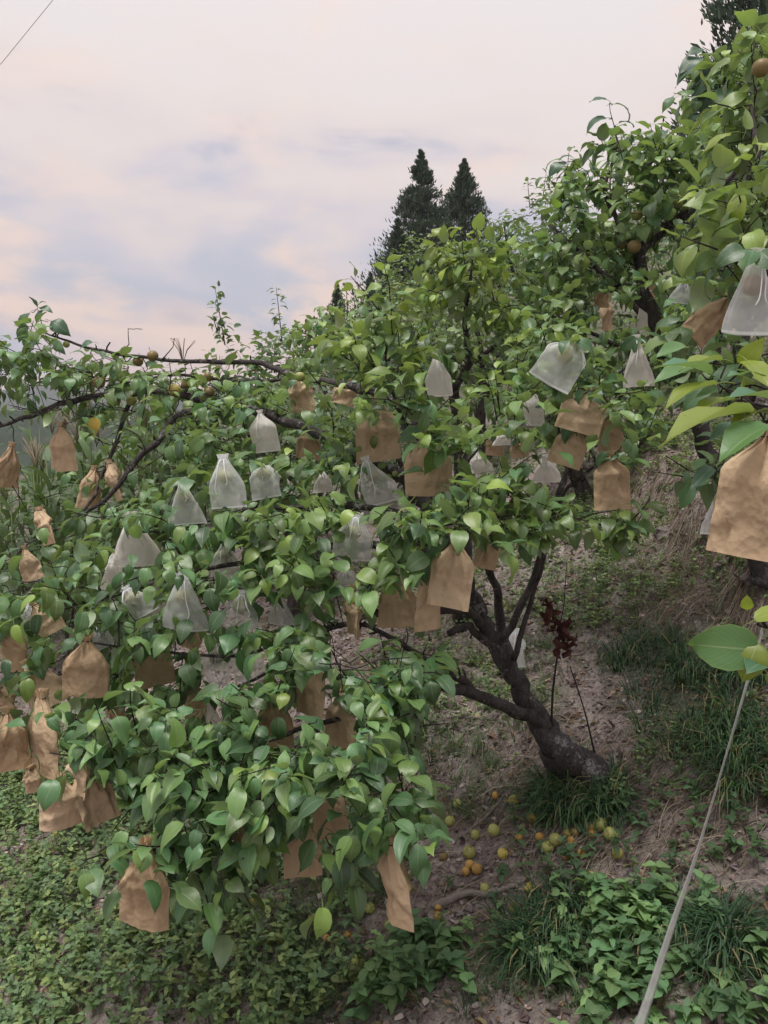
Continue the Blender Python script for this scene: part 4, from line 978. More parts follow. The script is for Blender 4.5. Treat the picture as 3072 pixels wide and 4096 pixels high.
# ---- the pear tree up the slope behind it
bC = P(3065, 2330, 4.25); bC[2] = float(terrain(bC[0], bC[1]))
C_ = Tree('pear_tree', 'tall pear tree up the slope filling the upper right', bC)
C_.core = P(2700, 1300, 4.1)
C_.limb_w(np.array([bC - [0, 0, .08], P(3045, 2200, 4.2), P(2920, 1950, 4.1), P(2807, 1742, 4.0), P(2700, 1500, 4.0)]), np.array([.10, .07, .05, .043, .035]), 'trunk', 14)
C_.limb([(2700, 1500, 4.0, 50), (2610, 1250, 4.0, 48), (2562, 1040, 4.0, 46), (2640, 930, 4.0, 44), (2740, 860, 4.0, 38), (2880, 760, 3.9, 24), (2980, 600, 3.8, 14), (3030, 350, 3.6, 8)])
C_.limb([(2562, 1040, 4.0, 30), (2480, 900, 4.1, 22), (2420, 760, 4.1, 16), (2470, 600, 4.1, 10), (2455, 500, 4.1, 5)])
C_.limb([(2610, 1250, 4.0, 30), (2480, 1150, 4.1, 24), (2330, 1020, 4.2, 18), (2200, 900, 4.3, 10)])
C_.limb([(2700, 1500, 4.0, 30), (2560, 1420, 3.9, 22), (2400, 1350, 3.9, 16), (2250, 1280, 4.0, 8)])
C_.limb([(2807, 1742, 4.0, 36), (2850, 1500, 3.9, 28), (2900, 1200, 3.8, 20), (2950, 900, 3.7, 12)])
cb = C_.blob
for b in [(2870, 480, 110, 130, 3.4, .3, 14), (2620, 760, 230, 130, 4.0, .35, 34), (2350, 800, 150, 110, 4.2, .3, 16), (2480, 620, 100, 60, 4.15, .15, 7), (2780, 950, 250, 170, 3.8, .35, 34), (2430, 1000, 210, 130, 4.1, .35, 28), (2300, 1140, 170, 120, 4.1, .3, 18),
          (2580, 1200, 230, 140, 4.0, .35, 26), (2790, 1220, 180, 120, 3.7, .3, 16), (2330, 1330, 200, 110, 3.9, .3, 18), (2560, 1420, 160, 110, 3.8, .3, 14), (2720, 1480, 130, 90, 3.7, .3, 8), (2680, 640, 120, 80, 3.9, .2, 10), (2220, 1000, 90, 90, 4.3, .2, 7), (2930, 330, 90, 90, 3.3, .2, 9)]:
    cb(*b[:6], int(b[6] * 1.25), youth=.30, size=.094, droop=.6, up=.3)
for (x, y, x2, y2, d, n) in [(2460, 600, 2440, 540, 4.1, 6), (2360, 720, 2300, 650, 4.2, 6), (2880, 300, 2850, 250, 3.3, 6), (2560, 640, 2650, 560, 4.1, 7)]:
    p = P(x, y, d); C_.connect(p); C_.shoot(p, P(x2, y2, d) - p, np.linalg.norm(P(x2, y2, d) - p), n, .10, .2, .5)

for q in [(615, 645, 510, 605), (670, 675, 825, 700), (605, 765, 460, 795), (695, 800, 805, 765), (550, 880, 485, 860), (390, 1020, 300, 990), (350, 1050, 215, 1100), (420, 1115, 315, 1220), (425, 1205, 370, 1240), (335, 1240, 280, 1290), (1000, 850, 880, 920), (770, 950, 760, 870)]:
    a = [2048 + q[0] * .617, q[1] * .617, 2048 + q[2] * .617, q[3] * .617]
    leaf_at(C_, *a, 4.1, 4.07, (rng.normal(0, .3), -.6, .8), OLD * .8)
for q in [(1235, 320, 1140, 325), (1230, 370, 1075, 430), (1215, 400, 1055, 510), (1240, 400, 1225, 520), (1300, 480, 1150, 610), (1310, 560, 1210, 700), (1340, 580, 1270, 680), (1230, 730, 1140, 815)]:
    a = [2048 + q[0] * .617, q[1] * .617, 2048 + q[2] * .617, q[3] * .617]
    leaf_at(C_, *a, 3.3, 3.27, (rng.normal(0, .3), -.6, .8), OLD * .75)
for q in [(235, 200, 185, 145), (245, 205, 265, 150), (190, 245, 95, 335), (330, 300, 450, 365), (260, 210, 338, 220), (600, 435, 490, 440), (815, 345, 720, 415), (910, 335, 830, 318), (920, 335, 990, 308), (1120, 393, 1050, 385), (1120, 405, 1230, 415), (930, 345, 1020, 390), (235, 290, 260, 205), (350, 460, 425, 495), (230, 370, 190, 510), (165, 330, 110, 430)]:
    a = [q[0] * .617, 1100 + q[1] * .617, q[2] * .617, 1100 + q[3] * .617]
    leaf_at(A_, *a, 4.25, 4.22, (rng.normal(0, .3), -.6, .8), OLD * rng.uniform(.8, 1.3))
leaf_at(A_, 380, 1670, 373, 1745, 3.95, 3.94, (.2, -.9, .2), np.array((.40, .28, .035)))
# ---- the pear tree right behind the leaning one
bD = P(1850, 1900, 5.4); bD[2] = float(terrain(bD[0], bD[1]))
D_ = Tree('pear_tree', 'pear tree with yellow green young shoots behind the leaning tree', bD)
D_.core = P(1850, 1600, 5.0)
D_.limb_w(np.array([bD - [0, 0, .06], P(1845, 1800, 5.2), P(1814, 1557, 4.8)]), np.array([.07, .05, .03]), 'trunk', 12)
D_.limb([(1814, 1557, 4.8, 32), (1876, 1452, 4.6, 28), (1860, 1300, 4.5, 20), (1880, 1150, 4.4, 14), (1890, 1000, 4.35, 7)])
D_.limb([(1876, 1452, 4.6, 22), (1960, 1400, 4.5, 16), (2060, 1300, 4.5, 10)])
D_.limb([(1814, 1557, 4.8, 26), (1650, 1450, 5.0, 20), (1450, 1380, 5.1, 14), (1280, 1340, 5.1, 8)])
db = D_.blob
db(1880, 1090, 150, 110, 4.3, .2, 22, youth=1.0, size=.112, droop=.6, up=.3)
db(1760, 1230, 90, 90, 4.3, .2, 8, youth=.85, size=.112, droop=.7, up=.2)
db(2000, 1240, 110, 110, 4.3, .2, 12, youth=.75, size=.108, droop=.6)
for b in [(1950, 1430, 200, 110, 4.4, .3, 20), (1750, 1480, 150, 100, 4.7, .3, 14), (1400, 1350, 230, 80, 5.0, .3, 26), (1640, 1380, 140, 90, 4.9, .3, 14), (1250, 1430, 170, 80, 5.0, .3, 14), (2130, 1330, 120, 110, 4.3, .3, 12), (1500, 1520, 220, 100, 4.9, .3, 16), (2050, 1560, 130, 100, 4.2, .3, 10)]:
    db(*b[:6], int(b[6] * 1.25), youth=.42, size=.088, droop=.5, up=.4)
TREES = [A_, B_, C_, D_]

# ---- further pear trees up the hillside
def far_tree(px, top, d, width, n, label, youth=.2, size=.10, low=.25, spires=()):
    b = P(px, 1818, d); b[2] = float(terrain(b[0], b[1]))
    t = Tree('pear_tree', label, b, far=True)
    ztop = float(P(px, top, d)[2]); H = ztop - b[2]; t.core = b + [0, 0, H * .4]
    fork = b + np.array([rng.normal(0, .1), 0, H * .28])
    t.limb_w(np.array([b - [0, 0, .1], b * .5 + fork * .5 + rng.normal(0, .03, 3), fork]), np.array([.08, .06, .055]), 'trunk', 8)
    w = width * d / FPX
    for j in range(6):
        a = j * 1.05 + rng.normal(0, .2); e = b + np.array([math.cos(a) * w * .40, math.sin(a) * w * .35, H * rng.uniform(.6, .85)])
        t.limb_w(np.array([fork, fork * .5 + e * .5 + rng.normal(0, .06, 3) + [0, 0, -.08], e]), np.array([.04, .025, .010]), 'limb', 6, .1, 5)
    k = 0
    while k < n:
        q = rng.uniform(-1, 1, 3)
        if q @ q > 1 or q @ q < .2: continue
        p = b + np.array([q[0] * w * .5, q[1] * w * .45, H * (low + (1 - low) * .5 * (1 + q[2])) * rng.uniform(.93, 1.0)])
        k += 1; a = t.connect(p)
        t.shoot(p, unit(p - t.core) + np.array([0, 0, .5]) + rng.normal(0, .3, 3), rng.uniform(.08, .24), int(rng.integers(6, 11)), size, np.clip(youth + rng.normal(0, .12), 0, 1), .55)
    for (sx, sy, sx2, sy2, m_) in spires:
        p = P(sx, sy, d); t.connect(p); e = P(sx2, sy2, d)
        v, f = tube(np.array([p, (p + e) * .5, e]), [.006, .004, .002], 4, False); t.tw.add(v, f)
        for j in range(m_):
            q = p + (e - p) * (j / m_); t.shoot(q, (e - p) + rng.normal(0, .2, 3), .07, 4, size * .8, .1, .4)
    TREES.append(t); return t
far_tree(1020, 1330, 7.2, 520, 150, 'pear tree with two thin upright leaders against the sky', .15, spires=[(900, 1380, 860, 1150, 9), (1130, 1380, 1105, 1150, 8), (870, 1330, 850, 1260, 4)])
far_tree(700, 1480, 8.5, 480, 90, 'low pear tree seen through the left branches', .2)
far_tree(1400, 1250, 8.0, 480, 150, 'pear tree below the small cypresses on the hillside', .3, spires=[(1390, 1260, 1385, 1125, 4)])
far_tree(1950, 1000, 8.5, 620, 200, 'dense dull green pear tree behind the yellow green shoots', .2)
far_tree(2200, 780, 9.0, 520, 200, 'dense pear tree topping the ridge left of the tall tree', .2, spires=[(2120, 830, 2110, 725, 5), (2170, 800, 2185, 690, 5)])
far_tree(1720, 960, 13.0, 420, 170, 'mid green tree standing before the taller cypress', .4, .11)
far_tree(1600, 1120, 10.5, 420, 150, 'shady pear tree under the taller cypress', .25)
far_tree(2050, 900, 12.5, 480, 150, 'pear tree on the ridge right of the second cypress', .25)
far_tree(2620, 800, 8.0, 700, 170, 'pear tree in the gaps behind the tall upper right tree', .2)
far_tree(2350, 1350, 6.6, 520, 120, 'shaded pear tree low behind the right hand branches', .12)
far_tree(1150, 1500, 6.4, 520, 110, 'shaded pear tree behind the middle limbs', .15)
far_tree(1650, 1480, 6.6, 520, 110, 'shaded pear tree in the centre gap behind the bags', .12)
far_tree(2950, 550, 6.5, 500, 120, 'pear tree in the corner behind the near right branches', .25)

# ---- every bag and bare pear hangs from the nearest twig
def hang(p):
    bt = min(TREES, key=lambda t: t.nearest(p)[1]); bt.connect(p, .0018); return bt
for k_, x, y, w, h, d, r_, lb in PB:
    a = math.radians(r_); q = P(x + math.sin(a) * h * .48, y - h * .5 * math.cos(a) * .96, d); bt = hang(q)
    for j in range(3 if d < 4 else 2):
        ld = unit(np.array([rng.normal(0, .8), -rng.uniform(.15, .7), -rng.uniform(.1, .9)])); sz = min(.105, h * d / FPX * .55) * rng.uniform(.75, 1.1)
        c = (OLD * .5 + MIDC * .4) * rng.uniform(.75, 1.3)
        bt.leaf(q + np.array([0, -.02, .015]) + ld * sz * .3, ld, np.array([0, -.6, 1]) + rng.normal(0, .35, 3), sz, c)
# ---- which leaves show largest in the picture
for t in TREES: t.cull()
qv, qf, own = [], [], []; off = 0
for ti, t in enumerate(TREES):
    A = t.A; n = len(A['S']); D = A['rot'][:, :, 0]; S_ = A['rot'][:, :, 1]; s = A['S'][:, None]
    b = A['pos']; q = np.stack([b, b + D * s * .45 + S_ * s * .26, b + D * s * .95, b + D * s * .45 - S_ * s * .26], 1)
    qv.append(q.reshape(-1, 3)); qf.append(np.arange(n * 4).reshape(-1, 4) + off); off += n * 4
    t.cen = b + D * s * .45; own.append(n)
V_ = np.concatenate(qv); F_ = np.concatenate(qf)
bvh = BVHTree.FromPolygons([tuple(map(float, v)) for v in V_], [tuple(map(int, f)) for f in F_])
MAXS = {0: 300, 1: 300, 2: 300, 3: 300}
leafmesh = [mesh_data('leaf', *LV[i][:2], M_LEAF1, True, LV[i][2]) for i in range(len(LV))]
leafmesh_far = [mesh_data('leaf', *LVF[i][:2], M_LEAF1, True, LVF[i][2]) for i in range(len(LVF))]
o_ = 0; NLEAF = 0
for ti, t in enumerate(TREES):
    n = own[ti]; px, py, d = proj(t.cen); nd = unit(t.cen)
    face = np.abs(np.sum(t.A['rot'][:, :, 2] * nd, 1)) * .8 + .2
    area = (t.A['S'] / d) ** 2 * face
    inside = (px > -20) & (px < 3092) & (py > -20) & (py < 4116)
    order = np.argsort(-area * inside); want = MAXS.get(ti, 60); sel = []
    for i in order:
        if not inside[i]: break
        c = t.cen[i]; dist = float(np.linalg.norm(c))
        h = bvh.ray_cast(Vector((0, 0, 0)), Vector(c / dist), dist + .02)
        if h[0] is None or h[2] == o_ + i or (Vector(c) - h[0]).length < .03: sel.append(i)
        if len(sel) >= want: break
    o_ += n; NLEAF += n
    t.finish(np.array(sel, int), leafmesh_far if t.far else leafmesh)
print('leaves', NLEAF, [x for x in own])

# ------------------------------------------------------------------ cypresses
def cypress(px, top, d, wpx, base_py, label, n=5200, seed=0):
    r = np.random.default_rng(seed + 900)
    b = P(px, 1818, d); b[2] = min(float(terrain(b[0], b[1])), float(P(px, base_py, d)[2])) if base_py else float(terrain(b[0], b[1]))
    H = float(P(px, top, d)[2]) - b[2]; W = wpx * d / FPX * .5
    t = thing('cypress_tree', label, 'tree', b, 'cypress trees on the ridge')
    mb = MB(); v, f = tube(np.array([b - [0, 0, .2], b + [0, 0, H * .5], b + [0, 0, H * .96]]), [.13, .08, .012], 8); mb.add(v, f); mb.build('trunk', M_BARK, t)
    # many upright sprays in plumes
    pos, D, N, S, T = [], [], [], [], []
    plumes = [(r.uniform(0, 6.28), r.uniform(0, .9)) for _ in range(380)] + [(r.uniform(0, 6.28), .85 + .148 * j / 40) for j in range(40)]
    per = n // 420
    for a, h in plumes:
        rad = W * (1 - h) ** 1.0 * (1 - .25 * (h < .08)) * r.uniform(.70, 1.10)
        root = b + np.array([0, 0, H * h]); tipz = H * r.uniform(.05, .12) * (1.02 - h)
        tip = root + np.array([math.cos(a) * rad, math.sin(a) * rad, tipz])
        for _ in range(per):
            u = r.random() ** .6; q = root * (1 - u) + tip * u + r.normal(0, .04 + .055 * W, 3) * (1.02 - h)
            dd = np.array([math.cos(a) * .5, math.sin(a) * .5, 1.0]) + r.normal(0, .38, 3)
            pos.append(q); D.append(dd); N.append(r.normal(0, 1, 3)); S.append(r.uniform(.07, .17) * (1.1 - .4 * h)); T.append(np.array((.050, .076, .056)) * r.uniform(.55, 1.5))
    spray = (np.array([(0, -.05, 0), (0, .05, 0), (.35, -.16, .03), (.35, .16, -.03), (.7, -.10, .02), (.7, .10, 0), (1, -.015, 0), (1, .015, 0)], float), np.array([(0, 2, 3, 1), (2, 4, 5, 3), (4, 6, 7, 5)]), np.zeros((8, 2)))
    me = scatter([spray], np.zeros(len(S), int), np.array(pos), frames(np.array(D), np.array(N)), np.array(S), np.array(T), 'crown', M_CYP)
    part('crown', me, t, kind='stuff')
cypress(1680, 640, 24, 640, 1400, 'taller pointed dark cypress on the ridge, left one of the large pair', 30000, 1)
cypress(1848, 672, 26, 560, 1300, 'blunter dark cypress on the ridge, right one of the large pair', 26000, 2)
cypress(1590, 900, 22, 380, 1450, 'stout shorter cypress leaning on the left foot of the tall pointed one', 12000, 3)
cypress(1352, 1150, 28, 190, 1450, 'small lone cypress at the left end of the ridge row', 4000, 4)
cypress(1482, 1105, 27, 210, 1450, 'small thin topped cypress beside the stout short one', 4000, 5)
cypress(3030, -700, 11, 1000, 900, 'big dark cypress cut by the upper right corner', 26000, 6)

# ------------------------------------------------------------------ maize in the field on the left
def maize():
    r = np.random.default_rng(77)
    def proto(k):
        H = r.uniform(1.7, 2.1); st = MB(); v, f = tube(np.array([(0, 0, -.05), (.01, 0, H * .5), (r.normal(0, .03), r.normal(0, .03), H)]), [.014, .011, .006], 6); st.add(v, f, tint=(.10, .14, .05))
        leaves = []
        for j in range(11):
            a = (j % 2) * math.pi + r.normal(0, .5) + k; z0 = H * (.10 + .075 * j); L = r.uniform(.55, .85) * (1 - .03 * j); mb_ = MB()
            out = np.array([math.cos(a), math.sin(a), 0]); side = np.array([-math.sin(a), math.cos(a), 0]); p = np.array([0, 0, z0]); V = []
            e0 = r.uniform(.95, 1.3); dr = r.uniform(1.8, 2.9)
            for i in range(8):
                t = i / 7; e = e0 - dr * t ** 1.3; w = .045 * math.sin(min(1, .25 + t * .9) * math.pi) ** .7 * (1 if t < .98 else .1)
                V += [p - side * w + [0, 0, .012 * (i % 2)], p, p + side * w + [0, 0, .012 * ((i + 1) % 2)]]
                p = p + (out * math.cos(e) + np.array([0, 0, 1]) * math.sin(e)) * L / 7
            i = np.arange(7) * 3; F = np.vstack([np.stack([i, i + 1, i + 4, i + 3], -1), np.stack([i + 1, i + 2, i + 5, i + 4], -1)])
            mb_.add(np.array(V), F, tint=np.array((.085, .135, .065)) * r.uniform(.75, 1.3)); leaves.append(mb_.data('leaf', M_GRASS))
        ta = MB()
        for j in range(9):
            a = r.uniform(0, 6.28); s_ = r.uniform(.1, .5); v, f = tube(np.array([(0, 0, H - .02), (math.cos(a) * s_ * .12, math.sin(a) * s_ * .12, H + .14), (math.cos(a) * s_ * .35, math.sin(a) * s_ * .35, H + .22 + .06 * (1 - s_))]), [.004, .005, .003], 4); ta.add(v, f, tint=(.24, .20, .14))
        return st.data('stalk', M_GRASS), leaves, ta.data('tassel', M_STRAW)
    protos = [proto(k) for k in range(5)]
    for _ in range(64):
        d = r.uniform(6.6, 10.5); px = r.uniform(-150, 830)
        p = P(px, 1818, d); p[2] = float(terrain(p[0], p[1]))
        if d < 7.2 and px > 560: continue
        t = thing('maize_plant', 'green maize plant with arching leaves in the field on the left', 'maize', p, 'maize plants in the field')
        t.rotation_euler = (r.normal(0, .05), r.normal(0, .05), r.uniform(0, 6.28)); sc = r.uniform(.85, 1.1); t.scale = (sc, sc, sc)
        st, lv, ta = protos[r.integers(5)]
        for nm, me in [('stalk', st)] + [('leaf', l) for l in lv] + ([('tassel', ta)] if r.random() < .45 else []):
            o = bpy.data.objects.new(nm, me); COL.objects.link(o); o.parent = t
maize()

# ------------------------------------------------------------------ bags
def bag_mesh(w, h, kind, seed, open_=False):
    r = np.random.default_rng(seed)
    paper = kind == 'p'
    rows = np.array([-.09, -.05, -.02, 0, .04, .09, .15, .22, .26, .31, .36, .41, .46, .52, .58, .64, .70, .76, .82, .88, .94, .98, 1.0])
    SEG = 52
    a = np.linspace(0, 2 * math.pi, SEG + 1)
    V, UV = [], []
    shoulder = r.uniform(.30, .58) if paper else r.uniform(.30, 1.0)
    bul = r.uniform(.016, .028) if paper else .036; ph = r.uniform(0, 6.28, 6); nple = r.integers(6, 10)
    nk = .13 if paper else r.uniform(.13, .26)
    skew = r.normal(0, .07 if paper else .13) * w; bot_th = r.uniform(.004, .009) if not open_ else .045
    curl_a, curl_b = r.normal(0, .010, 2)
    tilt = r.normal(0, .05) * w
    folds = []          # sharp creases: (x at the neck, slope, width, height, side, start, end)
    for _ in range(9): folds.append((r.normal(0, .25), r.normal(0, 1.0), r.uniform(.10, .22), r.choice([-1, 1]) * r.uniform(.006, .015), r.choice([-1, 1]), 0.0, r.uniform(.35, .98)))
    for _ in range(5): folds.append((r.uniform(-.9, .9), r.normal(0, .8), r.uniform(.05, .14), r.choice([-1, 1]) * r.uniform(.004, .009), r.choice([-1, 1]), r.uniform(.2, .6), 1.01))
    hf = [(r.uniform(.25, .8), r.normal(0, .18), r.uniform(.05, .10), r.choice([-1, 1]) * r.uniform(.004, .010)) for _ in range(3)]
    TT, CA = rows[:, None] * np.ones((1, SEG + 1)), np.cos(a)[None] * np.ones((len(rows), 1)); SA = np.sin(a)[None]
    NA = vnoise((CA * 2.2 + ph[2]) * 1.7 + SA * .4, (TT * 3.2 + ph[3]) * 1.4); NB = vnoise((CA * 2.2 + ph[2]) * 4.1, (TT * 3.2 + ph[3]) * 3.7 + SA)
    for ti_, t in enumerate(rows):
        g = float(sstep(0, shoulder, t)); s25 = float(sstep(.0, .25, t))
        if t < 0: g = .10 * (-t / .09); 
        g = .55 * g + .45 * min(1, max(0, t) / shoulder) ** .9 if t > 0 else g
        hw = w * .5 * (nk + (1 - nk) * g)
        th = .011 + bul * math.exp(-((t - .36) / .22) ** 2) + (bot_th - .011) * max(0, t) ** 1.5
        if t <= 0: th = .010 + .10 * -t
        for i, an in enumerate(a):
            c, s_ = math.cos(an), math.sin(an)
            n_ = 2.2
            x = hw * np.sign(c) * abs(c) ** (2 / n_) ; y = th * np.sign(s_) * abs(s_) ** (2 / 1.6)
            fade = math.exp(-max(0, t) / .26)
            ple = math.cos(nple * an + ph[0]) * (.010 if paper else .007) * fade * (1 if t > -.03 else .6)
            y += ple * (1 + .5 * math.sin(an)); x *= 1 + .10 * fade * math.cos((nple + 3) * an + ph[1])
            am = (.0045 if paper else .006) * s25 * (1 - .35 * t)
            y += am * (abs(NA[ti_, i]) * 3.2 - .7) + am * .7 * NB[ti_, i]
            if t > 0:
                side_ = 1 if s_ >= 0 else -1; k_ = 1.0 if paper else .5
                for (f0, fs, fw, fh, fd, fa, fb) in folds:
                    if fd == side_ and fa <= t <= fb:
                        y += k_ * fh * max(0.0, 1 - abs(c - f0 - fs * t) / fw) * min(1, (fb - t) * 6 + .2) * min(1, abs(s_) * 3)
                for (h0, hs, hw_, hh) in hf:
                    y += k_ * hh * max(0.0, 1 - abs(t - h0 - hs * c) / hw_) * min(1, abs(s_) * 3)
            y += .005 * math.sin(c * 3.1 + ph[4]) * t + curl_a * t * t * c + curl_b * t * c * c * 2
            z = -t * h + (tilt * c if t > .9 else 0) * (t - .9) * 10 * .4
            V.append((x + skew * t, y, z)); UV.append((i / SEG, max(0, t)))
    nc = SEG + 1; nr = len(rows)
    i = (np.arange(nr - 1)[:, None] * nc + np.arange(SEG)[None]).ravel()
    return np.array(V), np.stack([i, i + nc, i + nc + 1, i + 1], -1), np.array(UV), skew
def rot_y(t): c, s_ = math.cos(t), math.sin(t); return np.array([(c, 0, s_), (0, 1, 0), (-s_, 0, c)])
def rot_z(t): c, s_ = math.cos(t), math.sin(t); return np.array([(c, -s_, 0), (s_, c, 0), (0, 0, 1)])
PEARV = None
def pear_mesh():
    n, m_ = 13, 18; V = []
    for i in range(n):
        t = i / (n - 1); ph = t * math.pi
        rr = .5 * math.sin(ph) ** .92 * (1.0 - .05 * math.cos(ph)); z = -.47 * math.cos(ph)
        if t > .93: z -= .055 * (t - .93) / .07
        if t < .07: z += .045 * (.07 - t) / .07
        for j in range(m_): a = j * 2 * math.pi / m_; V.append((rr * math.cos(a), rr * math.sin(a), z))
    i = np.arange(n - 1)[:, None]; j = np.arange(m_)[None]
    F = np.stack([i * m_ + j, i * m_ + (j + 1) % m_, (i + 1) * m_ + (j + 1) % m_, (i + 1) * m_ + j], -1).reshape(-1, 4)
    v, f = tube(np.array([(0, 0, .40), (.01, 0, .55), (.05, .02, .80)]), [.028, .022, .030], 5)
    return mesh_data('fruit', np.array(V), F, M_PEAR), mesh_data('stalk', v, f, M_TWIG)
FRUIT, STALK = pear_mesh()
def pear(p, dia, col, label, group, tilt=(0, 0, 0), stalk=True):
    t = thing('pear', label, 'pear', p, group); t.scale = (dia, dia, dia); t.rotation_euler = tilt
    o = bpy.data.objects.new('fruit', FRUIT); COL.objects.link(o); o.parent = t; o.color = (*col, 1)
    if stalk:
        o = bpy.data.objects.new('stalk', STALK); COL.objects.link(o); o.parent = t
    return t
RUSSET = (.22, .165, .065); GREENP = (.33, .37, .12); ORANGE = (.47, .285, .075); YEL = (.44, .38, .10)
for bi, (kind, x, y, w, h, d, roll, label) in enumerate(PB):
    hr = h * d / FPX / 1.04
    wr = max(w * d / FPX, .62 * hr); yaw = math.acos(min(1, (w * d / FPX) / wr)) * (1 if bi % 2 else -1) + math.radians(rng.normal(0, 9))
    M3 = rot_y(math.radians(roll)) @ rot_z(yaw)
    V, F, UV, skew = bag_mesh(wr, hr, kind, 400 + bi, open_=label.startswith('brown bag skewed'))
    c = P(x, y, d); V = V @ M3.T; mid = (V[:, :].max(0) + V[:, :].min(0)) * .5; org = c - mid
    V = V + org
    nm = {'p': 'paper_bag', 'm': 'mesh_bag', 'c': 'cloth_bag'}[kind]
    gp = {'p': 'brown paper bags over the pears', 'm': 'sheer mesh bags over the pears', 'c': 'pale cloth bags over the pears'}[kind]
    t = thing(nm, label, 'bag', org, gp)
    part('bag_body', mesh_data('bag_body', V, F, {'p': M_PAPER, 'm': M_MESH, 'c': M_CREAM}[kind], True, UV), t)
    a = np.linspace(0, 2 * math.pi, 13); rr = .075 * wr + .005
    if kind == 'p':
        ring = np.column_stack([np.cos(a) * rr * .95, np.sin(a) * .0125, -np.full(13, .004)]) @ M3.T + org
        v, f = tube(ring, .0016, 4, False); mb = MB(); mb.add(v, f); mb.build('neck_tie', M_TWIG, t)
    else:
        mb = MB()
        ring = np.column_stack([np.cos(a) * rr, np.sin(a) * .013, -np.full(13, .006)]) @ M3.T + org
        v, f = tube(ring, .0022, 4, False); mb.add(v, f)
        for s_ in (-1, 1):
            sx = rng.uniform(-.2, .35) * wr
            Lc = hr * rng.uniform(.35, .75)
            pth = np.array([(s_ * .006, -.014, -.006), (sx * .4 + s_ * .006, -.036, -.15 * Lc), (sx * .7 + s_ * .008, -.052, -.5 * Lc), (sx + s_ * .012, -.050, -.85 * Lc), (sx + s_ * .004, -.046, -Lc)])
            pth[:, [0, 2]] = pth[:, [0, 2]]
            pth = pth @ rot_y(math.radians(roll * .3)).T + org
            v, f = tube(catmull(pth, 4), .0017, 5); mb.add(v, f)
        mb.build('drawstring', M_CORD, t)
        if kind == 'm' and w * h > 15000:
            pear(np.array([skew * .36, 0, -.36 * hr]) @ M3.T + org, .060 * rng.uniform(.92, 1.05), np.array(GREENP) * .8 if d > 2.3 else RUSSET, 'round pear inside the ' + label.split(' with ')[0][:70], 'pears inside sheer bags', stalk=False)

# ------------------------------------------------------------------ pears on the twigs
for (x, y, s_, d, c, lb) in [
    (611, 1424, 46, 4.2, RUSSET, 'brownish pear on the topmost left branch against the sky'), (552, 1446, 42, 4.25, RUSSET, 'pear half hidden just left of the topmost branch pear'),
    (697, 1560, 50, 4.0, YEL, 'bright yellowish pear hanging clear in the upper left'), (836, 1569, 45, 4.0, RUSSET, 'lower of two pears hanging one above the other, upper left'),
    (833, 1507, 40, 4.05, RUSSET, 'upper of two pears hanging one above the other, upper left'), (395, 1532, 50, 4.1, RUSSET, 'brown pear under broad grey green leaves, far upper left'),
    (525, 1603, 42, 4.1, GREENP, 'shaded green pear where a thin limb drops down'), (740, 1540, 32, 4.15, RUSSET, 'small pear right beside the bright yellowish one'),
    (265, 1378, 27, 4.3, GREENP, 'little pear on the thin branch tip at far upper left'), (1200, 1507, 40, 3.75, GREENP, 'pear sitting on the long limb over a brown bag'),
    (3045, 272, 72, 2.55, RUSSET, 'big brown pear at the right edge near the top'), (2718, 802, 56, 3.8, GREENP, 'pear above the thick dark upper right limb'),
    (2536, 988, 55, 3.85, RUSSET, 'brown pear left of the thick dark upper right limb'), (2482, 978, 46, 3.95, RUSSET, 'shaded pear touching the brown one by the thick limb'),
    (2548, 860, 46, 3.95, GREENP, 'dull green pear higher up beside the thick dark limb'), (1580, 1895, 24, 3.3, GREENP, 'small pear end showing above the central bags')]:
    c = np.array(c) * rng.uniform(.8, 1.05)
    pear(P(x, y, d), s_ * d / FPX, c, lb, 'bare pears on the branches', (rng.normal(0, .2), rng.normal(0, .2), rng.uniform(0, 6)))

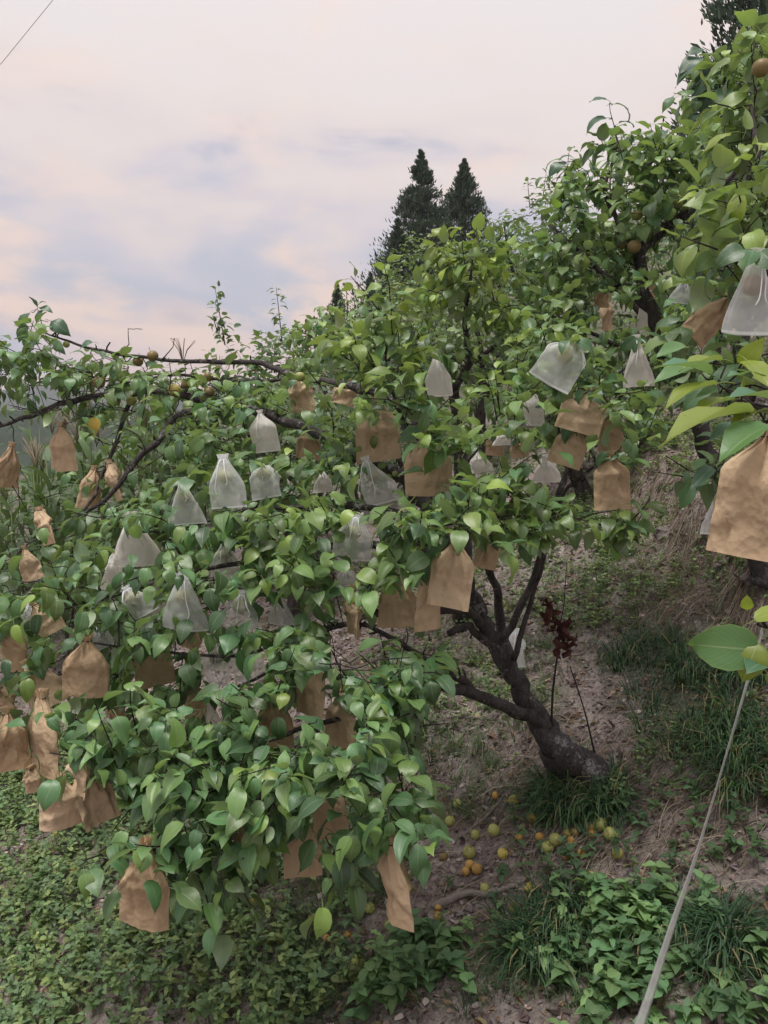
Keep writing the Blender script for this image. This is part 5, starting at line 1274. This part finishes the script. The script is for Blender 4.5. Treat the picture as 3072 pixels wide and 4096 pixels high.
# ------------------------------------------------------------------ fallen pears
HEAP = 'small orange rotting pear in the heap below the trunk'
FP = [(2403, 3306, 54, GREENP, 'green fallen pear at the top right of the heap'), (2443, 3346, 60, GREENP, 'largest green fallen pear at the right end of the heap'), (2221, 3368, 55, GREENP, 'green fallen pear, right of the touching pair'),
 (2190, 3395, 52, GREENP, 'green fallen pear, left of the touching pair'), (2357, 3516, 52, YEL, 'yellow green fallen pear below the heap among weeds'), (2054, 3210, 46, YEL, 'yellow fallen pear in front of the trunk tufts'),
 (2536, 3577, 42, YEL, 'dull yellow pear among weeds left of the grey strap'), (2224, 3886, 56, YEL, 'yellow pear lying in the broad weeds near the bottom'), (2315, 3250, 46, GREENP, 'green pear behind weed leaves just above the heap'),
 (2363, 3312, 36, ORANGE, HEAP), (2267, 3337, 32, ORANGE, HEAP), (2298, 3334, 36, ORANGE, HEAP), (2283, 3365, 32, ORANGE, HEAP), (2280, 3386, 30, ORANGE, HEAP), (2267, 3432, 36, ORANGE, HEAP), (2326, 3420, 38, ORANGE, HEAP), (2276, 3408, 28, ORANGE, HEAP), (2368, 3340, 34, ORANGE, HEAP),
 (2159, 3354, 38, ORANGE, 'orange pear just left of the touching green pair'), (2076, 3355, 32, ORANGE, 'orange pear at the left end of the heap row'),
 (1975, 3328, 50, GREENP, 'green fallen pear left of the heap, by a grey stick'), (1876, 3417, 54, GREENP, 'green fallen pear above the three orange ones'), (1901, 3345, 40, GREENP, 'half hidden green pear between stick and weeds'),
 (1907, 3482, 44, ORANGE, 'right one of the three orange pears lying together'), (1879, 3464, 38, ORANGE, 'top one of the three orange pears lying together'), (1864, 3490, 36, ORANGE, 'left one of the three orange pears lying together'),
 (1774, 3432, 38, RUSSET, 'brown rotting pear under the lowest leaf rosette'), (1635, 3559, 36, YEL, 'yellow pear behind the tall pointed paper bag'), (1255, 3685, 48, YEL, 'yellow pear on dark soil right of the lowest big bag'),
 (1434, 3852, 58, GREENP, 'green pear against dry stalks near the bottom'), (1305, 3757, 30, ORANGE, 'small orange pear on dark soil, left of two'), (1391, 3744, 34, ORANGE, 'small orange pear on dark soil, right of two'),
 (1752, 3639, 32, ORANGE, 'orange pear above the pale fallen branch end'), (1752, 3672, 40, ORANGE, 'orange pear below the pale fallen branch end'), (1981, 3186, 30, ORANGE, 'little orange pear under the leaning trunk'),
 (343, 3500, 42, YEL, 'yellow pear on bare soil left of the lowest big bag'), (290, 3491, 28, ORANGE, 'small orange pear beside the yellow one on bare soil'), (231, 3334, 24, ORANGE, 'tiny orange pear right below the bell shaped bag'), (568, 3204, 26, ORANGE, 'tiny orange pear on soil right of the hanging bunch')]
HID = 'dull yellow green windfall half hidden in the litter below the trunk'
FP += [(x, y, q, GREENP if i % 2 else YEL, HID) for i, (x, y, q) in enumerate([(2130, 3275, 44), (1800, 3290, 42), (2010, 3420, 44), (1700, 3500, 46), (2120, 3560, 48), (1940, 3560, 42), (2470, 3420, 44), (1560, 3710, 46), (2060, 3640, 46), (1830, 3220, 38)])]
FP += [(x, y, q, YEL if i % 2 else GREENP, 'yellowish windfall on dark soil under the low hanging bags') for i, (x, y, q) in enumerate([(1480, 3640, 44), (1120, 3760, 42), (1340, 3560, 38), (1010, 3620, 40), (1530, 3900, 46)])]
for (x, y, s_, c, lb) in FP:
    g = G(x, y + s_ * .3); d = proj(g)[2]; dia = s_ * d / FPX
    p = g + np.array([0, 0, dia * .46]); c = np.array(c) * rng.uniform(.8, 1.1)
    pear(p, dia, c, lb, 'fallen pears on the ground', (rng.uniform(.6, 2.4), rng.uniform(-.8, .8), rng.uniform(0, 6)), stalk=c[0] < .5)

# ------------------------------------------------------------------ dead leaf cluster on the sprout
t = thing('dead_leaf_cluster', 'withered dark red brown leaves on the thin sprout by the trunk', 'dead leaves', P(2235, 2600, 3.5))
dl = [leaf_shape(.7, 2.2, .9, .2, 1.2, seed=i, petiole=True, curl=.8) for i in range(4)]
dm = [mesh_data('leaf', v, f, M_DEADLEAF, True, u) for v, f, u in dl]
r = np.random.default_rng(5)
for j in range(34):
    u = j / 33; q = P(2185 + 65 * u + 30 * math.sin(u * 3) + r.normal(0, 16), 2420 + 190 * u + r.normal(0, 12), 3.5 + r.normal(0, .02))
    fr = frames(np.array([r.normal(0, 1, 3)]), np.array([r.normal(0, 1, 3)]))[0] * r.uniform(.055, .085)
    o = bpy.data.objects.new('leaf', dm[r.integers(4)]); COL.objects.link(o); o.parent = t
    m = Matrix.Identity(4)
    for a in range(3):
        for b in range(3): m[a][b] = float(fr[a, b])
        m[a][3] = float(q[a])
    o.matrix_basis = Matrix.Translation(-Vector(t.location)) @ m

# ------------------------------------------------------------------ strap, sky line, sticks
def ribbon(path, w, th, facing):
    path = np.asarray(path); tan = unit(np.gradient(path, axis=0)); s0 = unit(np.cross(tan, facing)); n0 = np.cross(s0, tan)
    tw = (.40 * np.sin(np.linspace(.6, 5.0, len(path))))[:, None]; s_ = s0 * np.cos(tw) + n0 * np.sin(tw); n_ = np.cross(s_, tan)
    V = np.stack([path - s_ * w, path - s_ * w * .4 + n_ * th, path + s_ * w * .4 + n_ * th * .6, path + s_ * w, path - n_ * th * .3], 1).reshape(-1, 3)
    n = len(path); F = []
    for i in range(n - 1):
        for j in range(5): F.append((i * 5 + j, i * 5 + (j + 1) % 5, (i + 1) * 5 + (j + 1) % 5, (i + 1) * 5 + j))
    return V, np.array(F)
top = P(3050, 2520, 2.15); bot = P(2400, 4500, .80)
pts = catmull([top, P(2925, 2950, 1.78), P(2795, 3390, 1.36), P(2690, 3700, 1.14), P(2560, 4096, .93), bot], 8)
m_strap, tt = mat('strap_plastic'); k = NT(tt)
sc_ = k.n('ShaderNodeSeparateXYZ', {0: k.pos()})
k.out(k.n('ShaderNodeMixShader', {0: .45, 1: k.bsdf(k.mix(k.noise(60, 3, .6, k.pos()), (.26, .26, .25, 1), (.38, .38, .37, 1)), .4, .5), 2: k.n('ShaderNodeBsdfTransparent').outputs[0]}).outputs[0])
mb = MB(); V, F = ribbon(pts, .0068, .0009, np.array([.2, -1, .3])); mb.add(V, F)
st = mb.build('strap', m_strap); tag(st, 'grey plastic strap pulled taut from the right branch to the ground', 'strap')
wm = simple('line_grey', (.42, .38, .38), .6, .3, .1)
mb = MB(); v, f = tube(np.array([P(-4200, 2100, 30), P(-900, 1180, 30), P(8, 250, 30), P(205, 8, 30), P(900, -860, 30), P(3000, -3600, 30)]), .013, 6); mb.add(v, f)  # stray line in the sky, not taken for a real wire, built as one
wo_ = mb.build('thin_sky_line', wm); tag(wo_, 'thin grey line crossing the upper left corner of sky, built as a wire', 'wire')
STK = [([(2100, 3430), (2180, 3385), (2235, 3300)], 16, 'grey bent stick beside the touching green pears'), ([(2370, 3275), (2460, 3265), (2590, 3275)], 9, 'thin straight grey twig right above the heap of pears'),
       ([(1730, 3650), (1850, 3600), (1960, 3590), (2060, 3560)], 34, 'thick pale fallen branch left of the strap grass'), ([(1890, 3320), (1960, 3260), (2060, 3130)], 13, 'grey stick slanting up below the trunk'),
       ([(2150, 3470), (2280, 3470), (2400, 3465)], 7, 'thin dark twig lying under the heap of pears'), ([(2490, 3370), (2540, 3350), (2600, 3330)], 12, 'pale chip of wood right of the heap'),
       ([(2900, 3325), (2990, 3300), (3080, 3270)], 14, 'pale twig at the right edge on bare soil'), ([(2935, 3115), (3010, 3103), (3090, 3098)], 16, 'pale stick at the right edge above the strap'),
       ([(2340, 3305), (2350, 3270), (2375, 3215)], 11, 'short pale stick standing among the weeds'), ([(2865, 2465), (2910, 2370), (2955, 2300)], 12, 'dry cane leaning on the terrace bank'),
       ([(1440, 3940), (1520, 3740), (1570, 3660)], 8, 'dry stalk rising towards the tall pointed bag'), ([(1770, 3565), (1850, 3550), (1940, 3560)], 10, 'short grey twig below the three orange pears')]
for q, w, lb in STK:
    pw = [G(*a) for a in q]; d = proj(pw[1])[2]; rr = w * .5 * d / FPX
    pw = catmull([np.array(a) + [0, 0, rr * .9 + .004] for a in pw], 6); pw += rng.normal(0, rr * .15, pw.shape)
    v, f = tube(pw, np.linspace(rr, rr * .55, len(pw)), 8, True, .2, w); mb = MB(); mb.add(v, f)
    tag(mb.build('stick', M_STICK), lb, 'stick', 'sticks on the ground')
# rocks in the cut bank
rm = simple('bank_rock', (.16, .135, .13), .95, .15, .7, 18, .8)
for (x, y, s_, lb) in [(2660, 2140, 80, 'rough grey stone in the bank below the tall tan bag'), (2580, 2110, 70, 'dark stone in the shadow of the bank edge'), (3005, 2320, 75, 'pale flat stone in the bank at the right edge'), (2900, 2260, 60, 'small dark stone in the bank under the largest bag')]:
    g = G(x, y); d = proj(g)[2]; r_ = s_ * .5 * d / FPX; V = []
    rr = np.random.default_rng(x)
    ph, th = np.meshgrid(np.linspace(0, math.pi, 9), np.linspace(0, 2 * math.pi, 14, endpoint=False), indexing='ij')
    n = np.stack([np.sin(ph) * np.cos(th), np.sin(ph) * np.sin(th), np.cos(ph)], -1).reshape(-1, 3)
    k_ = 1 + .7 * vnoise(n[:, 0] * 1.9 + x, n[:, 1] * 1.9 + n[:, 2] * 2) + .3 * vnoise(n[:, 0] * 5, n[:, 2] * 5 + n[:, 1] * 3)
    V = n * (k_ * r_)[:, None] * [1.2, .9, .75] + g
    F = [(i * 14 + j, i * 14 + (j + 1) % 14, (i + 1) * 14 + (j + 1) % 14, (i + 1) * 14 + j) for i in range(8) for j in range(14)]
    tag(part('stone', mesh_data('stone', V, np.array(F)[:, ::-1], rm, False)), lb, 'stone', 'stones in the bank')

# ------------------------------------------------------------------ the air between here and the hills
hz, ht = mat('haze_air'); k = NT(ht)
pv = k.n('ShaderNodeVolumePrincipled', {'Color': (.86, .86, .92, 1), 'Density': .0008, 'Anisotropy': .2})
om = k.n('ShaderNodeOutputMaterial'); ht.links.new(pv.outputs[0], om.inputs['Volume'])
x0, x1, y0, y1, z0, z1 = -1000, 1000, -70, 1500, -75, 75
hv = np.array([(x, y, z) for z in (z0, z1) for y in (y0, y1) for x in (x0, x1)], float)
hf_ = np.array([(0, 2, 3, 1), (4, 5, 7, 6), (0, 1, 5, 4), (2, 6, 7, 3), (0, 4, 6, 2), (1, 3, 7, 5)])
tag(part('haze', mesh_data('haze', hv, hf_, hz, False)), 'thin pale evening haze over the valley', 'haze', kind='stuff')
